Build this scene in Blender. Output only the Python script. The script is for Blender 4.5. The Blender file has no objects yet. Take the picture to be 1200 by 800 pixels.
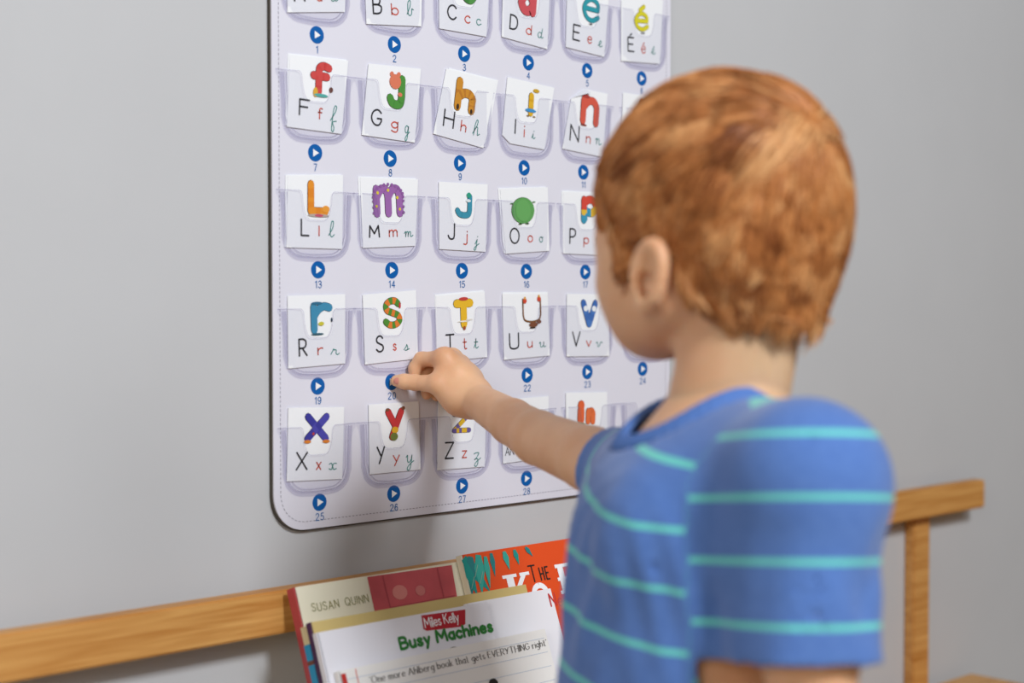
import bpy, bmesh, math, random
import numpy as np
from mathutils import Vector, Matrix

random.seed(7); RNG = np.random.default_rng(11)
SC = bpy.context.scene
COL = SC.collection

# ------------------------------------------------------------------ camera
FPX = 1890.0; TH = 0.7611; PIT = math.radians(-1.93); CAMZ = 0.955
CAM = np.array([-0.9172, -1.2289, CAMZ])
cam_d = bpy.data.cameras.new('camera'); cam = bpy.data.objects.new('camera', cam_d); COL.objects.link(cam)
cam_d.sensor_fit = 'HORIZONTAL'; cam_d.sensor_width = 54.0; cam_d.lens = FPX / 1200 * 54.0
cam.location = CAM; cam.rotation_euler = (math.pi / 2 + PIT, 0, -TH)
cam_d.dof.use_dof = True; cam_d.dof.focus_distance = 1.60; cam_d.dof.aperture_fstop = 4.5
cam_d.clip_start = 0.05
SC.camera = cam

# ------------------------------------------------------------------ world, light, exposure
w = bpy.data.worlds.new('world'); SC.world = w; w.use_nodes = True
w.node_tree.nodes['Background'].inputs[0].default_value = (1.0, 0.87, 0.74, 1)
w.node_tree.nodes['Background'].inputs[1].default_value = 0.11

def area(name, loc, target, size, sy, power, col):
    l = bpy.data.lights.new(name, 'AREA'); l.shape = 'RECTANGLE'; l.size = size; l.size_y = sy
    l.energy = power; l.color = col
    o = bpy.data.objects.new(name, l); COL.objects.link(o); o.location = loc
    o.rotation_euler = (Vector(target) - Vector(loc)).to_track_quat('-Z', 'Y').to_euler()
    return o
area('window_light', (-0.45, -2.7, 2.6), (0.15, 0, 0.9), 0.55, 0.5, 86, (0.91, 0.955, 1.0))
area('second_window_light', (0.75, -3.0, 2.35), (0.0, 0, 0.9), 0.8, 0.8, 16, (0.95, 0.97, 1.0))
area('side_window_light', (-3.1, -1.9, 1.9), (0.0, -0.4, 0.9), 1.2, 1.2, 34, (1.0, 0.97, 0.94))
SC.view_settings.view_transform = 'Standard'; SC.view_settings.look = 'None'
SC.view_settings.exposure = -0.17; SC.view_settings.gamma = 1.0

# ------------------------------------------------------------------ geometry helpers
FW0 = np.array([math.sin(TH), math.cos(TH), 0.0]); RT = np.array([math.cos(TH), -math.sin(TH), 0.0])
UP0 = np.array([0, 0, 1.0])
FW = FW0 * math.cos(PIT) + UP0 * math.sin(PIT); UPC = UP0 * math.cos(PIT) - FW0 * math.sin(PIT)
def P(px, py, Z):                      # a place in the room from its bearing and distance
    return CAM + FW * Z + RT * ((px - 600) / FPX * Z) + UPC * ((400 - py) / FPX * Z)
def hit(px, py, n, p0):                # where that bearing meets a plane
    D = FW + RT * ((px - 600) / FPX) + UPC * ((400 - py) / FPX)
    n = np.array(n, float)
    return CAM + D * (n.dot(np.array(p0) - CAM) / n.dot(D))
def W(px, py, y=-0.006):               # on the wall hanging: returns (u, v)
    q = hit(px, py, (0, 1, 0), (0, y, 0)); return np.array([q[0], q[2]])

def lin(c):
    if isinstance(c, str):
        c = [int(c[i:i + 2], 16) / 255 for i in (0, 2, 4)]
    return tuple(((v / 12.92) if v <= 0.04045 else ((v + 0.055) / 1.055) ** 2.4) for v in c)
MATS = {}
def mat(col, rough=0.6, spec=0.3, key=None, noise=None):
    k = key or (col, rough, spec)
    if k in MATS: return MATS[k]
    m = bpy.data.materials.new('paint_' + (col if isinstance(col, str) else 'tone')); m.use_nodes = True
    b = m.node_tree.nodes['Principled BSDF']
    b.inputs['Base Color'].default_value = (*lin(col), 1); b.inputs['Roughness'].default_value = rough
    b.inputs['Specular IOR Level'].default_value = spec
    if noise:                          # (scale, strength of colour change, bump)
        nt = m.node_tree; tc = nt.nodes.new('ShaderNodeTexCoord'); n = nt.nodes.new('ShaderNodeTexNoise')
        n.inputs['Scale'].default_value = noise[0]; n.inputs['Detail'].default_value = 4
        nt.links.new(tc.outputs['Object'], n.inputs['Vector'])
        mx = nt.nodes.new('ShaderNodeMix'); mx.data_type = 'RGBA'
        c = lin(col); s = noise[1]
        mx.inputs[6].default_value = (*[v * (1 - s) for v in c], 1); mx.inputs[7].default_value = (*[min(1, v * (1 + s)) for v in c], 1)
        nt.links.new(n.outputs['Fac'], mx.inputs[0]); nt.links.new(mx.outputs[2], b.inputs['Base Color'])
        if noise[2]:
            bp = nt.nodes.new('ShaderNodeBump'); bp.inputs['Strength'].default_value = noise[2]; bp.inputs['Distance'].default_value = 0.002
            nt.links.new(n.outputs['Fac'], bp.inputs['Height']); nt.links.new(bp.outputs['Normal'], b.inputs['Normal'])
    MATS[k] = m
    return m

def tag(o, label=None, cat=None, group=None, kind=None):
    if label: o['label'] = label
    if cat: o['category'] = cat
    if group: o['group'] = group
    if kind: o['kind'] = kind
    return o
def empty(name, loc, label=None, cat=None, group=None):
    o = bpy.data.objects.new(name, None); COL.objects.link(o); o.location = loc; o.empty_display_size = 0.05
    return tag(o, label, cat, group)
def link(name, me, parent=None, mats=()):
    for m in mats: me.materials.append(m)
    o = bpy.data.objects.new(name, me); COL.objects.link(o)
    if parent is not None:
        o.parent = parent; p = parent; off = Vector((0, 0, 0))
        while p is not None: off += p.location; p = p.parent
        o.location = -off               # mesh data is written in room coordinates
    return o
def pyd(name, vs, fs, m, parent=None, mi=None, smooth=False):
    me = bpy.data.meshes.new(name); me.from_pydata([tuple(map(float, v)) for v in vs], [], fs); me.update()
    o = link(name, me, parent, m if isinstance(m, (list, tuple)) else [m])
    if mi is not None: me.polygons.foreach_set('material_index', mi)
    if smooth: me.polygons.foreach_set('use_smooth', [True] * len(me.polygons))
    return o
def box(name, lo, hi, m, parent=None, bev=0.0):
    bm = bmesh.new(); bmesh.ops.create_cube(bm, size=1)
    for v in bm.verts: v.co = Vector([lo[i] + (v.co[i] + 0.5) * (hi[i] - lo[i]) for i in range(3)])
    if bev: bmesh.ops.bevel(bm, geom=bm.edges[:], offset=bev, segments=2, affect='EDGES')
    me = bpy.data.meshes.new(name); bm.to_mesh(me); bm.free()
    return link(name, me, parent, [m])
def slab(name, pts, y0, y1, m, parent=None):           # outline in (u, v) on the wall, extruded in y
    n = len(pts)
    vs = [(p[0], y0, p[1]) for p in pts] + [(p[0], y1, p[1]) for p in pts]
    fs = [list(range(n)), list(range(2 * n - 1, n - 1, -1))] + [[i, n + i, n + (i + 1) % n, (i + 1) % n] for i in range(n)]
    return pyd(name, vs, fs, m, parent)

# ------------------------------------------------------------------ the room
wall_m = mat('c2c3c5', 0.75, 0.2, key='wall', noise=(9, 0.03, 0.05))
o = box('wall_back', (-3.0, 0.0, 0.0), (3.6, 0.12, 2.6), wall_m); tag(o, 'plain off-white painted wall behind the hanging chart', None, None, 'structure')
fl = box('floor', (-3.0, -4.0, -0.05), (3.6, 0.12, 0.0), mat('b39a7c', 0.5, 0.3, key='floor', noise=(3, 0.12, 0.1)))
tag(fl, 'light wooden floor of the room', None, None, 'structure')
# ------------------------------------------------------------------ lettering: stroke skeletons
O_ = '~' + ' '.join('%.3f,%.3f' % (.38 + .38 * math.sin(t * math.pi / 6), .5 + .5 * math.cos(t * math.pi / 6)) for t in range(13))
o_ = '~' + ' '.join('%.3f,%.3f' % (.25 + .25 * math.sin(t * math.pi / 6), .31 + .31 * math.cos(t * math.pi / 6)) for t in range(13))
GL = {
'A': '0,0 .36,1 .72,0|.14,.36 .58,.36',
'B': '0,0 0,1|~0,1 .3,1 .47,.92 .5,.76 .44,.6 .28,.53 0,.53|~0,.53 .32,.53 .55,.44 .58,.27 .5,.08 .3,0 0,0',
'C': '~.66,.82 .5,.97 .3,.98 .1,.82 0,.5 .1,.18 .3,.02 .5,.03 .66,.18',
'D': '0,0 0,1|~0,1 .3,.99 .55,.85 .65,.5 .55,.15 .3,.01 0,0',
'E': '.5,0 0,0 0,1 .5,1|0,.52 .42,.52',
'É': '.5,0 0,0 0,1 .5,1|0,.52 .42,.52|.18,1.13 .34,1.28',
'F': '0,0 0,1 .55,1|0,.53 .45,.53',
'G': '~.68,.82 .5,.98 .3,.98 .1,.82 0,.5 .1,.18 .32,.02 .55,.06 .7,.3 .7,.45|.42,.45 .7,.45',
'H': '0,0 0,1|.62,0 .62,1|0,.5 .62,.5', 'I': '0,0 0,1',
'J': '.45,1 .45,.25|~.45,.25 .4,.06 .24,0 .08,.06 0,.22',
'K': '0,0 0,1|.55,1 0,.42|.18,.6 .6,0', 'L': '0,1 0,0 .5,0',
'M': '0,0 .06,1 .42,.3 .78,1 .84,0', 'N': '0,0 0,1 .62,0 .62,1', 'O': O_,
'P': '0,0 0,1|~0,1 .3,1 .52,.9 .56,.72 .5,.55 .3,.45 0,.45', 'Q': O_ + '|.45,.25 .75,-.05',
'R': '0,0 0,1|~0,1 .3,1 .52,.9 .56,.72 .5,.55 .3,.45 0,.45|.25,.45 .6,0',
'S': '~.55,.85 .42,.98 .2,.98 .04,.82 .08,.62 .3,.5 .52,.38 .58,.18 .42,.02 .18,.01 0,.15',
'T': '0,1 .7,1|.35,1 .35,0', 'U': '0,1 0,.3|~0,.3 .06,.08 .3,0 .54,.08 .6,.3|.6,.3 .6,1',
'V': '0,1 .32,0 .64,1', 'W': '0,1 .25,0 .45,.8 .65,0 .9,1', 'X': '0,0 .6,1|0,1 .6,0', 'Y': '0,1 .3,.48|.6,1 .18,0',
'Z': '0,1 .6,1 0,0 .6,0',
'a': '~.42,.45 .3,.6 .12,.55 0,.3 .12,.05 .3,.02 .42,.2|.43,.62 .43,0',
'b': '0,1 0,0|~0,.4 .15,.6 .35,.58 .46,.3 .35,.03 .15,.02 0,.2',
'c': '~.42,.5 .3,.61 .12,.56 0,.3 .12,.05 .3,0 .42,.1',
'd': '.44,1 .44,0|~.44,.4 .3,.6 .12,.57 0,.3 .12,.03 .3,.02 .44,.2',
'e': '~0,.32 .44,.33|~.44,.33 .42,.52 .25,.62 .08,.52 0,.3 .1,.06 .28,0 .45,.12',
'é': '~0,.32 .44,.33|~.44,.33 .42,.52 .25,.62 .08,.52 0,.3 .1,.06 .28,0 .45,.12|.18,.75 .34,.9',
'f': '~.34,.95 .22,1 .13,.9 .12,.7|.12,.7 .12,0|0,.6 .3,.6',
'g': '~.44,.42 .3,.6 .12,.57 0,.32 .12,.07 .3,.05 .44,.22|.44,.62 .44,-.15|~.44,-.15 .36,-.34 .18,-.36 .02,-.25',
'h': '0,1 0,0|~0,.38 .14,.58 .3,.6 .4,.45 .4,.3|.4,.3 .4,0', 'i': '0,.6 0,0|0,.85 0,.9',
'j': '.15,.6 .15,-.2|~.15,-.2 .08,-.35 -.08,-.33|.15,.85 .15,.9',
'k': '0,1 0,0|.36,.6 0,.24|.12,.34 .4,0', 'l': '0,1 0,0',
'm': '0,.6 0,0|~0,.4 .12,.58 .26,.58 .32,.42|.32,.42 .32,0|~.32,.4 .44,.58 .58,.58 .64,.42|.64,.42 .64,0',
'n': '0,.6 0,0|~0,.38 .14,.58 .3,.6 .4,.45|.4,.45 .4,0', 'o': o_,
'p': '0,.6 0,-.35|~0,.4 .15,.6 .35,.58 .46,.3 .35,.03 .15,.02 0,.2',
'r': '0,.6 0,0|~0,.35 .1,.52 .22,.6 .34,.56',
's': '~.34,.52 .2,.62 .04,.52 .1,.36 .28,.26 .36,.12 .2,-.01 0,.1',
't': '.14,.9 .14,.15|~.14,.15 .2,0 .34,.04|0,.6 .32,.6',
'u': '0,.6 0,.2|~0,.2 .08,.02 .24,0 .4,.2|.4,.6 .4,0', 'v': '0,.6 .2,0 .4,.6',
'x': '0,0 .4,.6|0,.6 .4,0', 'y': '0,.6 .22,.05|.42,.6 .1,-.35', 'z': '0,.6 .38,.6 0,0 .38,0', "'": '0,1 .02,.8',
'0': '~' + ' '.join('%.3f,%.3f' % (.27 + .27 * math.sin(t * math.pi / 6), .5 + .5 * math.cos(t * math.pi / 6)) for t in range(13)),
'1': '0,.78 .22,1 .22,0', '2': '~0,.75 .08,.94 .28,1 .48,.92 .52,.72 .4,.48 .15,.22 0,0|0,0 .55,0',
'3': '~.02,.85 .2,1 .4,.96 .5,.76 .4,.57 .2,.53|~.2,.53 .45,.46 .54,.26 .42,.05 .2,0 0,.14', '4': '.42,0 .42,1 0,.3 .58,.3',
'5': '.5,1 .1,1 .05,.52|~.05,.52 .25,.63 .45,.54 .53,.32 .43,.08 .2,0 0,.14', '6': '~.48,.86 .3,1 .1,.85 0,.4 .1,.08 .28,0 .46,.1 .52,.3 .44,.52 .27,.6 .1,.5 .02,.35',
'7': '0,1 .52,1 .3,.5 .18,0', '8': '~.27,.54 .08,.64 .05,.82 .15,.97 .27,1 .4,.97 .49,.82 .46,.64 .27,.54 .06,.42 0,.24 .1,.04 .27,0 .44,.04 .54,.24 .48,.42 .27,.54',
'9': '~.04,.14 .22,0 .42,.15 .52,.6 .42,.92 .24,1 .06,.9 0,.7 .08,.48 .25,.4 .42,.5 .5,.65',
'cb': '~0,.1 .25,.6 .3,.95 .2,1 .1,.8 .08,.2 .2,0 .35,.15 .38,.45 .5,.4',
'ca': '~.4,.5 .2,.6 .05,.4 .08,.1 .25,.05 .4,.3|~.42,.58 .4,.3 .42,.05 .6,.15',
'cc': '~.4,.5 .25,.6 .08,.5 .05,.2 .2,0 .45,.15',
'cd': '~.4,.5 .2,.6 .05,.4 .08,.1 .25,.05 .4,.3|~.46,1 .4,.3 .42,.05 .6,.15',
'ce': '~0,.1 .3,.35 .35,.55 .22,.6 .12,.4 .15,.1 .3,0 .5,.15',
'cé': '~0,.1 .3,.35 .35,.55 .22,.6 .12,.4 .15,.1 .3,0 .5,.15|.25,.72 .4,.85',
'cf': '~0,.1 .3,.6 .4,.95 .28,1 .18,.6 .1,-.2 .1,-.5 .2,-.55 .25,-.3 .15,0 .4,.1',
'cg': '~.4,.5 .2,.6 .05,.4 .1,.1 .28,.1 .42,.5|~.42,.55 .36,0 .25,-.45 .1,-.5 .1,-.3 .3,-.05 .55,.15',
'ch': '~0,.1 .25,.6 .32,.95 .22,1 .12,.6 .08,0|~.08,.2 .2,.5 .33,.55 .35,.3 .38,.05 .52,.15',
'ci': '~0,.1 .15,.55|~.15,.55 .12,.2 .2,.02 .38,.15|.2,.8 .21,.85',
'cl': '~0,.1 .3,.55 .38,.95 .25,1 .15,.6 .12,.15 .25,0 .45,.15',
'cm': '~0,.4 .1,.58 .14,.4 .1,0|~.1,.2 .22,.55 .34,.5 .32,0|~.32,.2 .45,.55 .57,.5 .55,.1 .65,.02 .78,.15',
'cn': '~0,.4 .1,.58 .14,.4 .1,0|~.1,.2 .22,.55 .34,.5 .33,.1 .42,.02 .55,.15',
'cj': '~0,.1 .2,.55|~.2,.55 .12,-.2 .02,-.5 -.1,-.45 0,-.2 .4,.15|.25,.8 .26,.85',
'co': o_ + '|~.3,.6 .42,.5 .62,.58',
'cp': '~0,.3 .15,.6|~.15,.6 .08,0 .05,-.4|~.1,.3 .25,.58 .38,.45 .35,.1 .2,.02 .12,.1|~.3,.03 .5,.15',
'cr': '~0,.1 .15,.5 .2,.65 .25,.55 .38,.52 .36,.2 .45,.02 .6,.15',
'cs': '~0,.1 .2,.4 .28,.62|~.28,.62 .36,.3 .3,.05 .1,.03|~.3,.05 .5,.15',
'ct': '~0,.1 .2,.6 .22,1|~.22,1 .18,.2 .28,.02 .45,.15|.05,.65 .4,.65',
'cu': '~0,.45 .1,.58 .1,.2 .2,.02 .38,.25 .42,.58|~.42,.58 .4,.2 .48,.02 .62,.15',
'cv': '~0,.45 .1,.58 .15,.3 .2,.02 .35,.2 .42,.55 .6,.5',
'cx': '~0,.5 .15,.58 .22,.3 .15,.03 0,.1|~.5,.55 .32,.55 .25,.3 .32,.03 .5,.1',
'cy': '~0,.45 .1,.58 .1,.2 .2,.05 .35,.25 .42,.58|~.42,.58 .36,0 .25,-.45 .1,-.5 .1,-.3 .3,-.05 .55,.15',
'cz': '~0,.5 .15,.58 .35,.55 .2,.2 .05,.02|~.05,.05 .25,.1 .3,-.2 .2,-.5 .05,-.45 .15,-.2 .5,.15',
}
def catmull(p, n=6):
    p = np.array(p); out = []
    q = np.vstack([2 * p[0] - p[1], p, 2 * p[-1] - p[-2]])
    if np.allclose(p[0], p[-1]): q[0] = p[-2]; q[-1] = p[1]
    for i in range(len(p) - 1):
        a, b, c, d = q[i:i + 4]
        for k in range(n):
            t = k / n
            out.append(.5 * (2 * b + (c - a) * t + (2 * a - 5 * b + 4 * c - d) * t * t + (3 * b - a - 3 * c + d) * t ** 3))
    out.append(p[-1]); return np.array(out)
def strokes(g):
    res = []
    for s in GL[g].split('|'):
        sm = s[0] == '~'; pts = [tuple(map(float, t.split(','))) for t in s.lstrip('~').split()]
        res.append(catmull(pts) if sm and len(pts) > 2 else np.array(pts))
    return res
class Flat:                            # 2-D painter's mesh: polygons with a colour index and a tiny lift
    def __init__(s): s.v = []; s.f = []; s.m = []; s.mats = []
    def mi(s, m):
        if m not in s.mats: s.mats.append(m)
        return s.mats.index(m)
    def poly(s, pts, m, lift=0.0):
        i = len(s.v); lift += (len(s.f) % 16) * 1.2e-5; s.v += [(p[0], p[1], lift) for p in pts]; s.f.append(list(range(i, i + len(pts)))); s.m.append(s.mi(m))
    def disc(s, c, rx, ry, m, lift=0.0, n=14, rot=0):
        cr, sr = math.cos(rot), math.sin(rot); pts = []
        for k in range(n):
            a = k * 2 * math.pi / n; x = rx * math.cos(a); y = ry * math.sin(a)
            pts.append((c[0] + x * cr - y * sr, c[1] + x * sr + y * cr))
        s.poly(pts, m, lift)
    def stroke(s, pts, wd, m, lift=0.0, pen=None, pattern=None, caps=True):
        pts = np.array(pts); acc = 0.0
        n = len(pts); tan = np.zeros_like(pts); seg = pts[1:] - pts[:-1]; L = np.linalg.norm(seg, axis=1) + 1e-9; d = seg / L[:, None]
        tan[0] = d[0]; tan[-1] = d[-1]
        if n > 2: tan[1:-1] = d[:-1] + d[1:]
        tot = L.sum()
        for i in range(n - 1):
            def w2(t):
                if pen is None: return wd / 2
                t = t / (np.linalg.norm(t) + 1e-9); return wd / 2 * (pen + (1 - pen) * abs(t[1]))
            mm = m if pattern is None else pattern((acc + L[i] / 2) / tot)
            sharp0 = i > 0 and d[i - 1].dot(d[i]) < 0.75; sharp1 = i < n - 2 and d[i].dot(d[i + 1]) < 0.75
            def nrm(t): t = t / (np.linalg.norm(t) + 1e-9); return np.array([-t[1], t[0]])
            na = nrm(d[i] if sharp0 else tan[i]) * w2(d[i]); nb = nrm(d[i] if sharp1 else tan[i + 1]) * w2(d[i])
            a, b = pts[i], pts[i + 1]
            s.poly([a + na, b + nb, b - nb, a - na][::-1], mm, lift)
            if caps and (i == 0 or sharp0): s.disc(a, w2(d[i]), w2(d[i]), mm, lift, 8)
            if caps and i == n - 2: s.disc(b, w2(d[i]), w2(d[i]), mm, lift, 8)
            acc += L[i]
    def build(s, name, fn, parent):    # fn maps (x, y, lift) to the room
        return pyd(name, [fn(*v) for v in s.v], s.f, s.mats, parent, s.m)
def glyph_fit(g, cu, cv, wdt, hgt, rot):                # skeleton fitted to a box on the plane
    st = strokes(g); al = np.vstack(st); lo = al.min(0); hi = al.max(0); sz = np.maximum(hi - lo, 1e-6)
    c, s = math.cos(rot), math.sin(rot); out = []
    for p in st:
        q = (p - (lo + hi) / 2) / sz * np.array([wdt if sz[0] > 1e-3 else 0, hgt])
        out.append(np.stack([cu + q[:, 0] * c - q[:, 1] * s, cv + q[:, 0] * s + q[:, 1] * c], 1))
    return out
def text_strokes(txt, size, wd, m, fl, x0, y0, track=.16, pen=None, serif=0, space=.34, xs=1.0, jit=0.0):
    x = x0
    for ch in txt:
        if ch == ' ': x += space * size; continue
        st = strokes(ch); al = np.vstack(st); l = al[:, 0].min(); wch = al[:, 0].max() - l
        jy = random.uniform(-jit, jit) * size
        for p in st:
            q = np.stack([x + (p[:, 0] - l) * size * xs, y0 + jy + p[:, 1] * size], 1); fl.stroke(q, wd, m, pen=pen, caps=pen is None)
            if serif and len(p) == 2 and abs(p[0][0] - p[1][0]) < .03 and abs(p[0][1] - p[1][1]) > .3:
                for e in q: fl.stroke([e + (-serif * size, 0), e + (serif * size, 0)], wd * .45, m, caps=False)
        x += wch * size * xs + track * size
    return x
# ------------------------------------------------------------------ the pocket chart
PP = 0.0915; RP = 0.110; V0 = CAMZ + 0.2364
sheet_m = mat('dedde8', 0.55, 0.25, key='sheet', noise=(14, 0.02, 0.04))
blue_m = mat('005ca8', 0.45, 0.3); ink_m = mat('2568a8', 0.5); white_m = mat('f4f4f6', 0.5)
uL = W(321, 560)[0]; uR = W(786, 60)[0]; vB = W(420, 612.5)[1]; vT = V0 + 0.165
def rrect(x0, x1, z0, z1, r, n=10):
    pts = []
    for cx, cz, a0 in ((x1 - r, z1 - r, 0), (x0 + r, z1 - r, 90), (x0 + r, z0 + r, 180), (x1 - r, z0 + r, 270)):
        for k in range(n + 1):
            a = math.radians(a0 + 90 * k / n); pts.append((cx + r * math.cos(a), cz + r * math.sin(a)))
    return pts
chart = empty('pocket_chart', ((uL + uR) / 2, -0.003, vB), 'large white fabric chart with rows of numbered clear pockets hanging on the wall', 'wall chart')
slab('backing', rrect(uL - .001, uR + .001, vB - .0016, vT + .001, .036), -0.0004, -0.0042, mat('4a443c', 0.7), chart)
slab('sheet', rrect(uL, uR, vB, vT, .035), -0.0042, -0.0058, sheet_m, chart)
fl_ = Flat(); rr = rrect(uL + .0075, uR - .0075, vB + .0075, vT - .0075, .028); rr.append(rr[0])
run = 0.0; th_m = mat('8a8594', 0.7)
for a, b in zip(rr[:-1], rr[1:]):
    a, b = np.array(a), np.array(b); L = np.linalg.norm(b - a)
    k = max(1, int(round(L / .0042)))
    for i in range(k):
        fl_.stroke([a + (b - a) * (i + .15) / k, a + (b - a) * (i + .72) / k], .0006, th_m, caps=False)
o = fl_.build('stitching', lambda x, y, l: (x, -0.0061, y), chart); o['kind'] = 'stuff'

# clear plastic
pm = bpy.data.materials.new('clear_plastic'); pm.use_nodes = True; nt = pm.node_tree; nt.nodes.clear()
def plastic(nt, tint, gl, rough):
    out = nt.nodes.new('ShaderNodeOutputMaterial'); tr = nt.nodes.new('ShaderNodeBsdfTransparent'); tr.inputs[0].default_value = (*tint, 1)
    g = nt.nodes.new('ShaderNodeBsdfGlossy'); g.inputs['Roughness'].default_value = rough; g.inputs['Color'].default_value = (1, 1, 1, 1)
    d = nt.nodes.new('ShaderNodeBsdfDiffuse'); d.inputs[0].default_value = (.74, .73, .82, 1)
    m1 = nt.nodes.new('ShaderNodeMixShader'); m1.inputs[0].default_value = gl[1]
    m2 = nt.nodes.new('ShaderNodeMixShader'); m2.inputs[0].default_value = gl[0]
    nt.links.new(tr.outputs[0], m1.inputs[1]); nt.links.new(d.outputs[0], m1.inputs[2])
    nt.links.new(m1.outputs[0], m2.inputs[1]); nt.links.new(g.outputs[0], m2.inputs[2]); nt.links.new(m2.outputs[0], out.inputs[0])
plastic(nt, (.945, .945, .97), (.03, .02), .22)
sm_ = bpy.data.materials.new('welded_plastic'); sm_.use_nodes = True; sm_.node_tree.nodes.clear()
plastic(sm_.node_tree, (.87, .865, .92), (.04, .08), .3)
edge_m = bpy.data.materials.new('plastic_edge'); edge_m.use_nodes = True; edge_m.node_tree.nodes.clear()
plastic(edge_m.node_tree, (.78, .77, .85), (.05, .1), .3)

PW = 0.0378; PTOP = 0.0735; PBOT = 0.0098
def pocket_bottom(x, w=PW, base=0.0):
    ax = abs(x); rc = .021
    if ax <= w - rc: return PBOT + base + .0035 * (ax / w) ** 2
    if ax <= w:
        t = (ax - (w - rc)) / rc; return PBOT + base + .0035 * ((w - rc) / w) ** 2 + rc * (1 - math.sqrt(max(0, 1 - t * t)))
    t = min(1, (ax - w) / (PP / 2 - w)); return PTOP - .004 - .034 * (1 - t) ** 2.2
def pocket_top(x):
    ax = abs(x + .001); hw = .0172
    if ax >= hw: return PTOP - (.0035 * max(0, 1 - (ax - hw) / .003) ** 2)
    t = ax / hw; return PTOP - .003 - .024 * (1 - t ** 6) ** .8
xs = sorted(set([i / 40 * PP / 2 for i in range(-40, 41)] + [s * (.0162 + k * .00025) - .001 for s in (-1, 1) for k in range(10)] + [-PW, PW, -PW * .995, PW * .995]))
def pocket_y(x, z):
    t = max(0, 1 - (abs(x) / PW) ** 4); q = min(1, max(0, (z - PBOT) / .02))
    return -0.0064 - .0030 * t * q - .0004 * math.sin(x * 900) * (1 - t)
pv, pf = [], []
NZ = 6
for x in xs:
    b, t = pocket_bottom(x), pocket_top(x)
    for k in range(NZ + 1):
        z = b + (t - b) * k / NZ; pv.append((x, pocket_y(x, z), z))
for i in range(len(xs) - 1):
    for k in range(NZ): a = i * (NZ + 1) + k; pf.append([a, a + 1, a + NZ + 2, a + NZ + 1])
pme = bpy.data.meshes.new('pocket'); pme.from_pydata(pv, [], pf); pme.materials.append(pm); pme.polygons.foreach_set('use_smooth', [True] * len(pf))
# the weld: a U-shaped band along the rim, and the cut upper edge
out_l = []
for k in range(15): out_l.append((-PW - .0012 * (1 - k / 14) ** 2, PTOP - .002 - k / 14 * (PTOP - .002 - PBOT - .0255)))
for k in range(25):
    x = -PW + 2 * PW * k / 24; out_l.append((x * .999, pocket_bottom(x * .999)))
for k in range(15): out_l.append((PW + .0012 * (k / 14) ** 2, PBOT + .0255 + k / 14 * (PTOP - .002 - PBOT - .0255)))
fw = Flat(); fw.stroke(out_l, .0050, sm_, caps=False)
inn = [(x * .87, PTOP - .002 + (z - PTOP + .002) * .93) for x, z in out_l]; fw.stroke(inn, .0011, edge_m, 0.0002, caps=False)
inn = [(x * .94, PTOP - .002 + (z - PTOP + .002) * .965) for x, z in out_l]; fw.stroke(inn, .0007, edge_m, 0.0002, caps=False)
sme = bpy.data.meshes.new('weld_seam'); sme.from_pydata([(v[0], -.0068 - v[2], v[1]) for v in fw.v], [], fw.f)
for m in fw.mats: sme.materials.append(m)
sme.polygons.foreach_set('material_index', fw.m)
fe = Flat(); fe.stroke([(x, pocket_top(x) - .0002) for x in xs], .0007, edge_m, caps=False)
eme = bpy.data.meshes.new('cut_edge'); eme.from_pydata([(v[0], pocket_y(v[0], v[1]) - .0002, v[1]) for v in fe.v], [], fe.f); eme.materials.append(edge_m)
# buttons
fb = Flat(); fb.disc((0, 0), .0082, .0082, blue_m, n=32)
bme = bpy.data.meshes.new('play_button'); n = 32
bme.from_pydata([(p[0], -.0058, p[1]) for p in fb.v] + [(p[0] * .98, -.0062, p[1] * .98) for p in fb.v], [], [list(range(n, 2 * n))] + [[i, (i + 1) % n, n + (i + 1) % n, n + i] for i in range(n)])
bme.materials.append(blue_m)
tme = bpy.data.meshes.new('play_symbol'); tri = [(-.0026, -.0037), (.0042, 0), (-.0026, .0037)]
tme.from_pydata([(p[0], -.0063, p[1]) for p in tri] + [(p[0] * .95, -.0065, p[1] * .95) for p in tri], [], [[3, 4, 5], [0, 1, 4, 3], [1, 2, 5, 4], [2, 0, 3, 5]]); tme.materials.append(white_m)
BTN = {1:(371.3,40.9),2:(462.2,52.1),3:(544,63.1),4:(619.2,73.4),5:(688.2,82.7),6:(752,91.9),7:(369.4,179),8:(457.3,185.8),9:(539.1,191.2),10:(614.3,196.6),11:(683.7,201.7),13:(372.9,316),14:(459.2,316.5),15:(541.4,317.2),16:(616.9,317.9),17:(686,318.6),19:(372.4,452.2),20:(459.1,447.3),22:(617.8,439.4),23:(688.4,435.6),24:(753.1,432.1),25:(374.5,588.3),26:(461.5,578.2),27:(541.6,569),28:(617.1,560.4)}
def child(name, me, parent, loc):
    o = bpy.data.objects.new(name, me); COL.objects.link(o); o.parent = parent
    q = Vector(loc); p = parent
    while p is not None: q -= p.location; p = p.parent
    o.location = q; return o
PKPX = {1:371,2:461,3:543,4:617,5:686,6:752,7:371,8:459,9:541,10:616,11:685,13:371,14:457,15:541,16:614,17:686,19:372,20:457,21:541,22:616,23:688,25:371,26:460,27:541,28:616}
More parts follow.
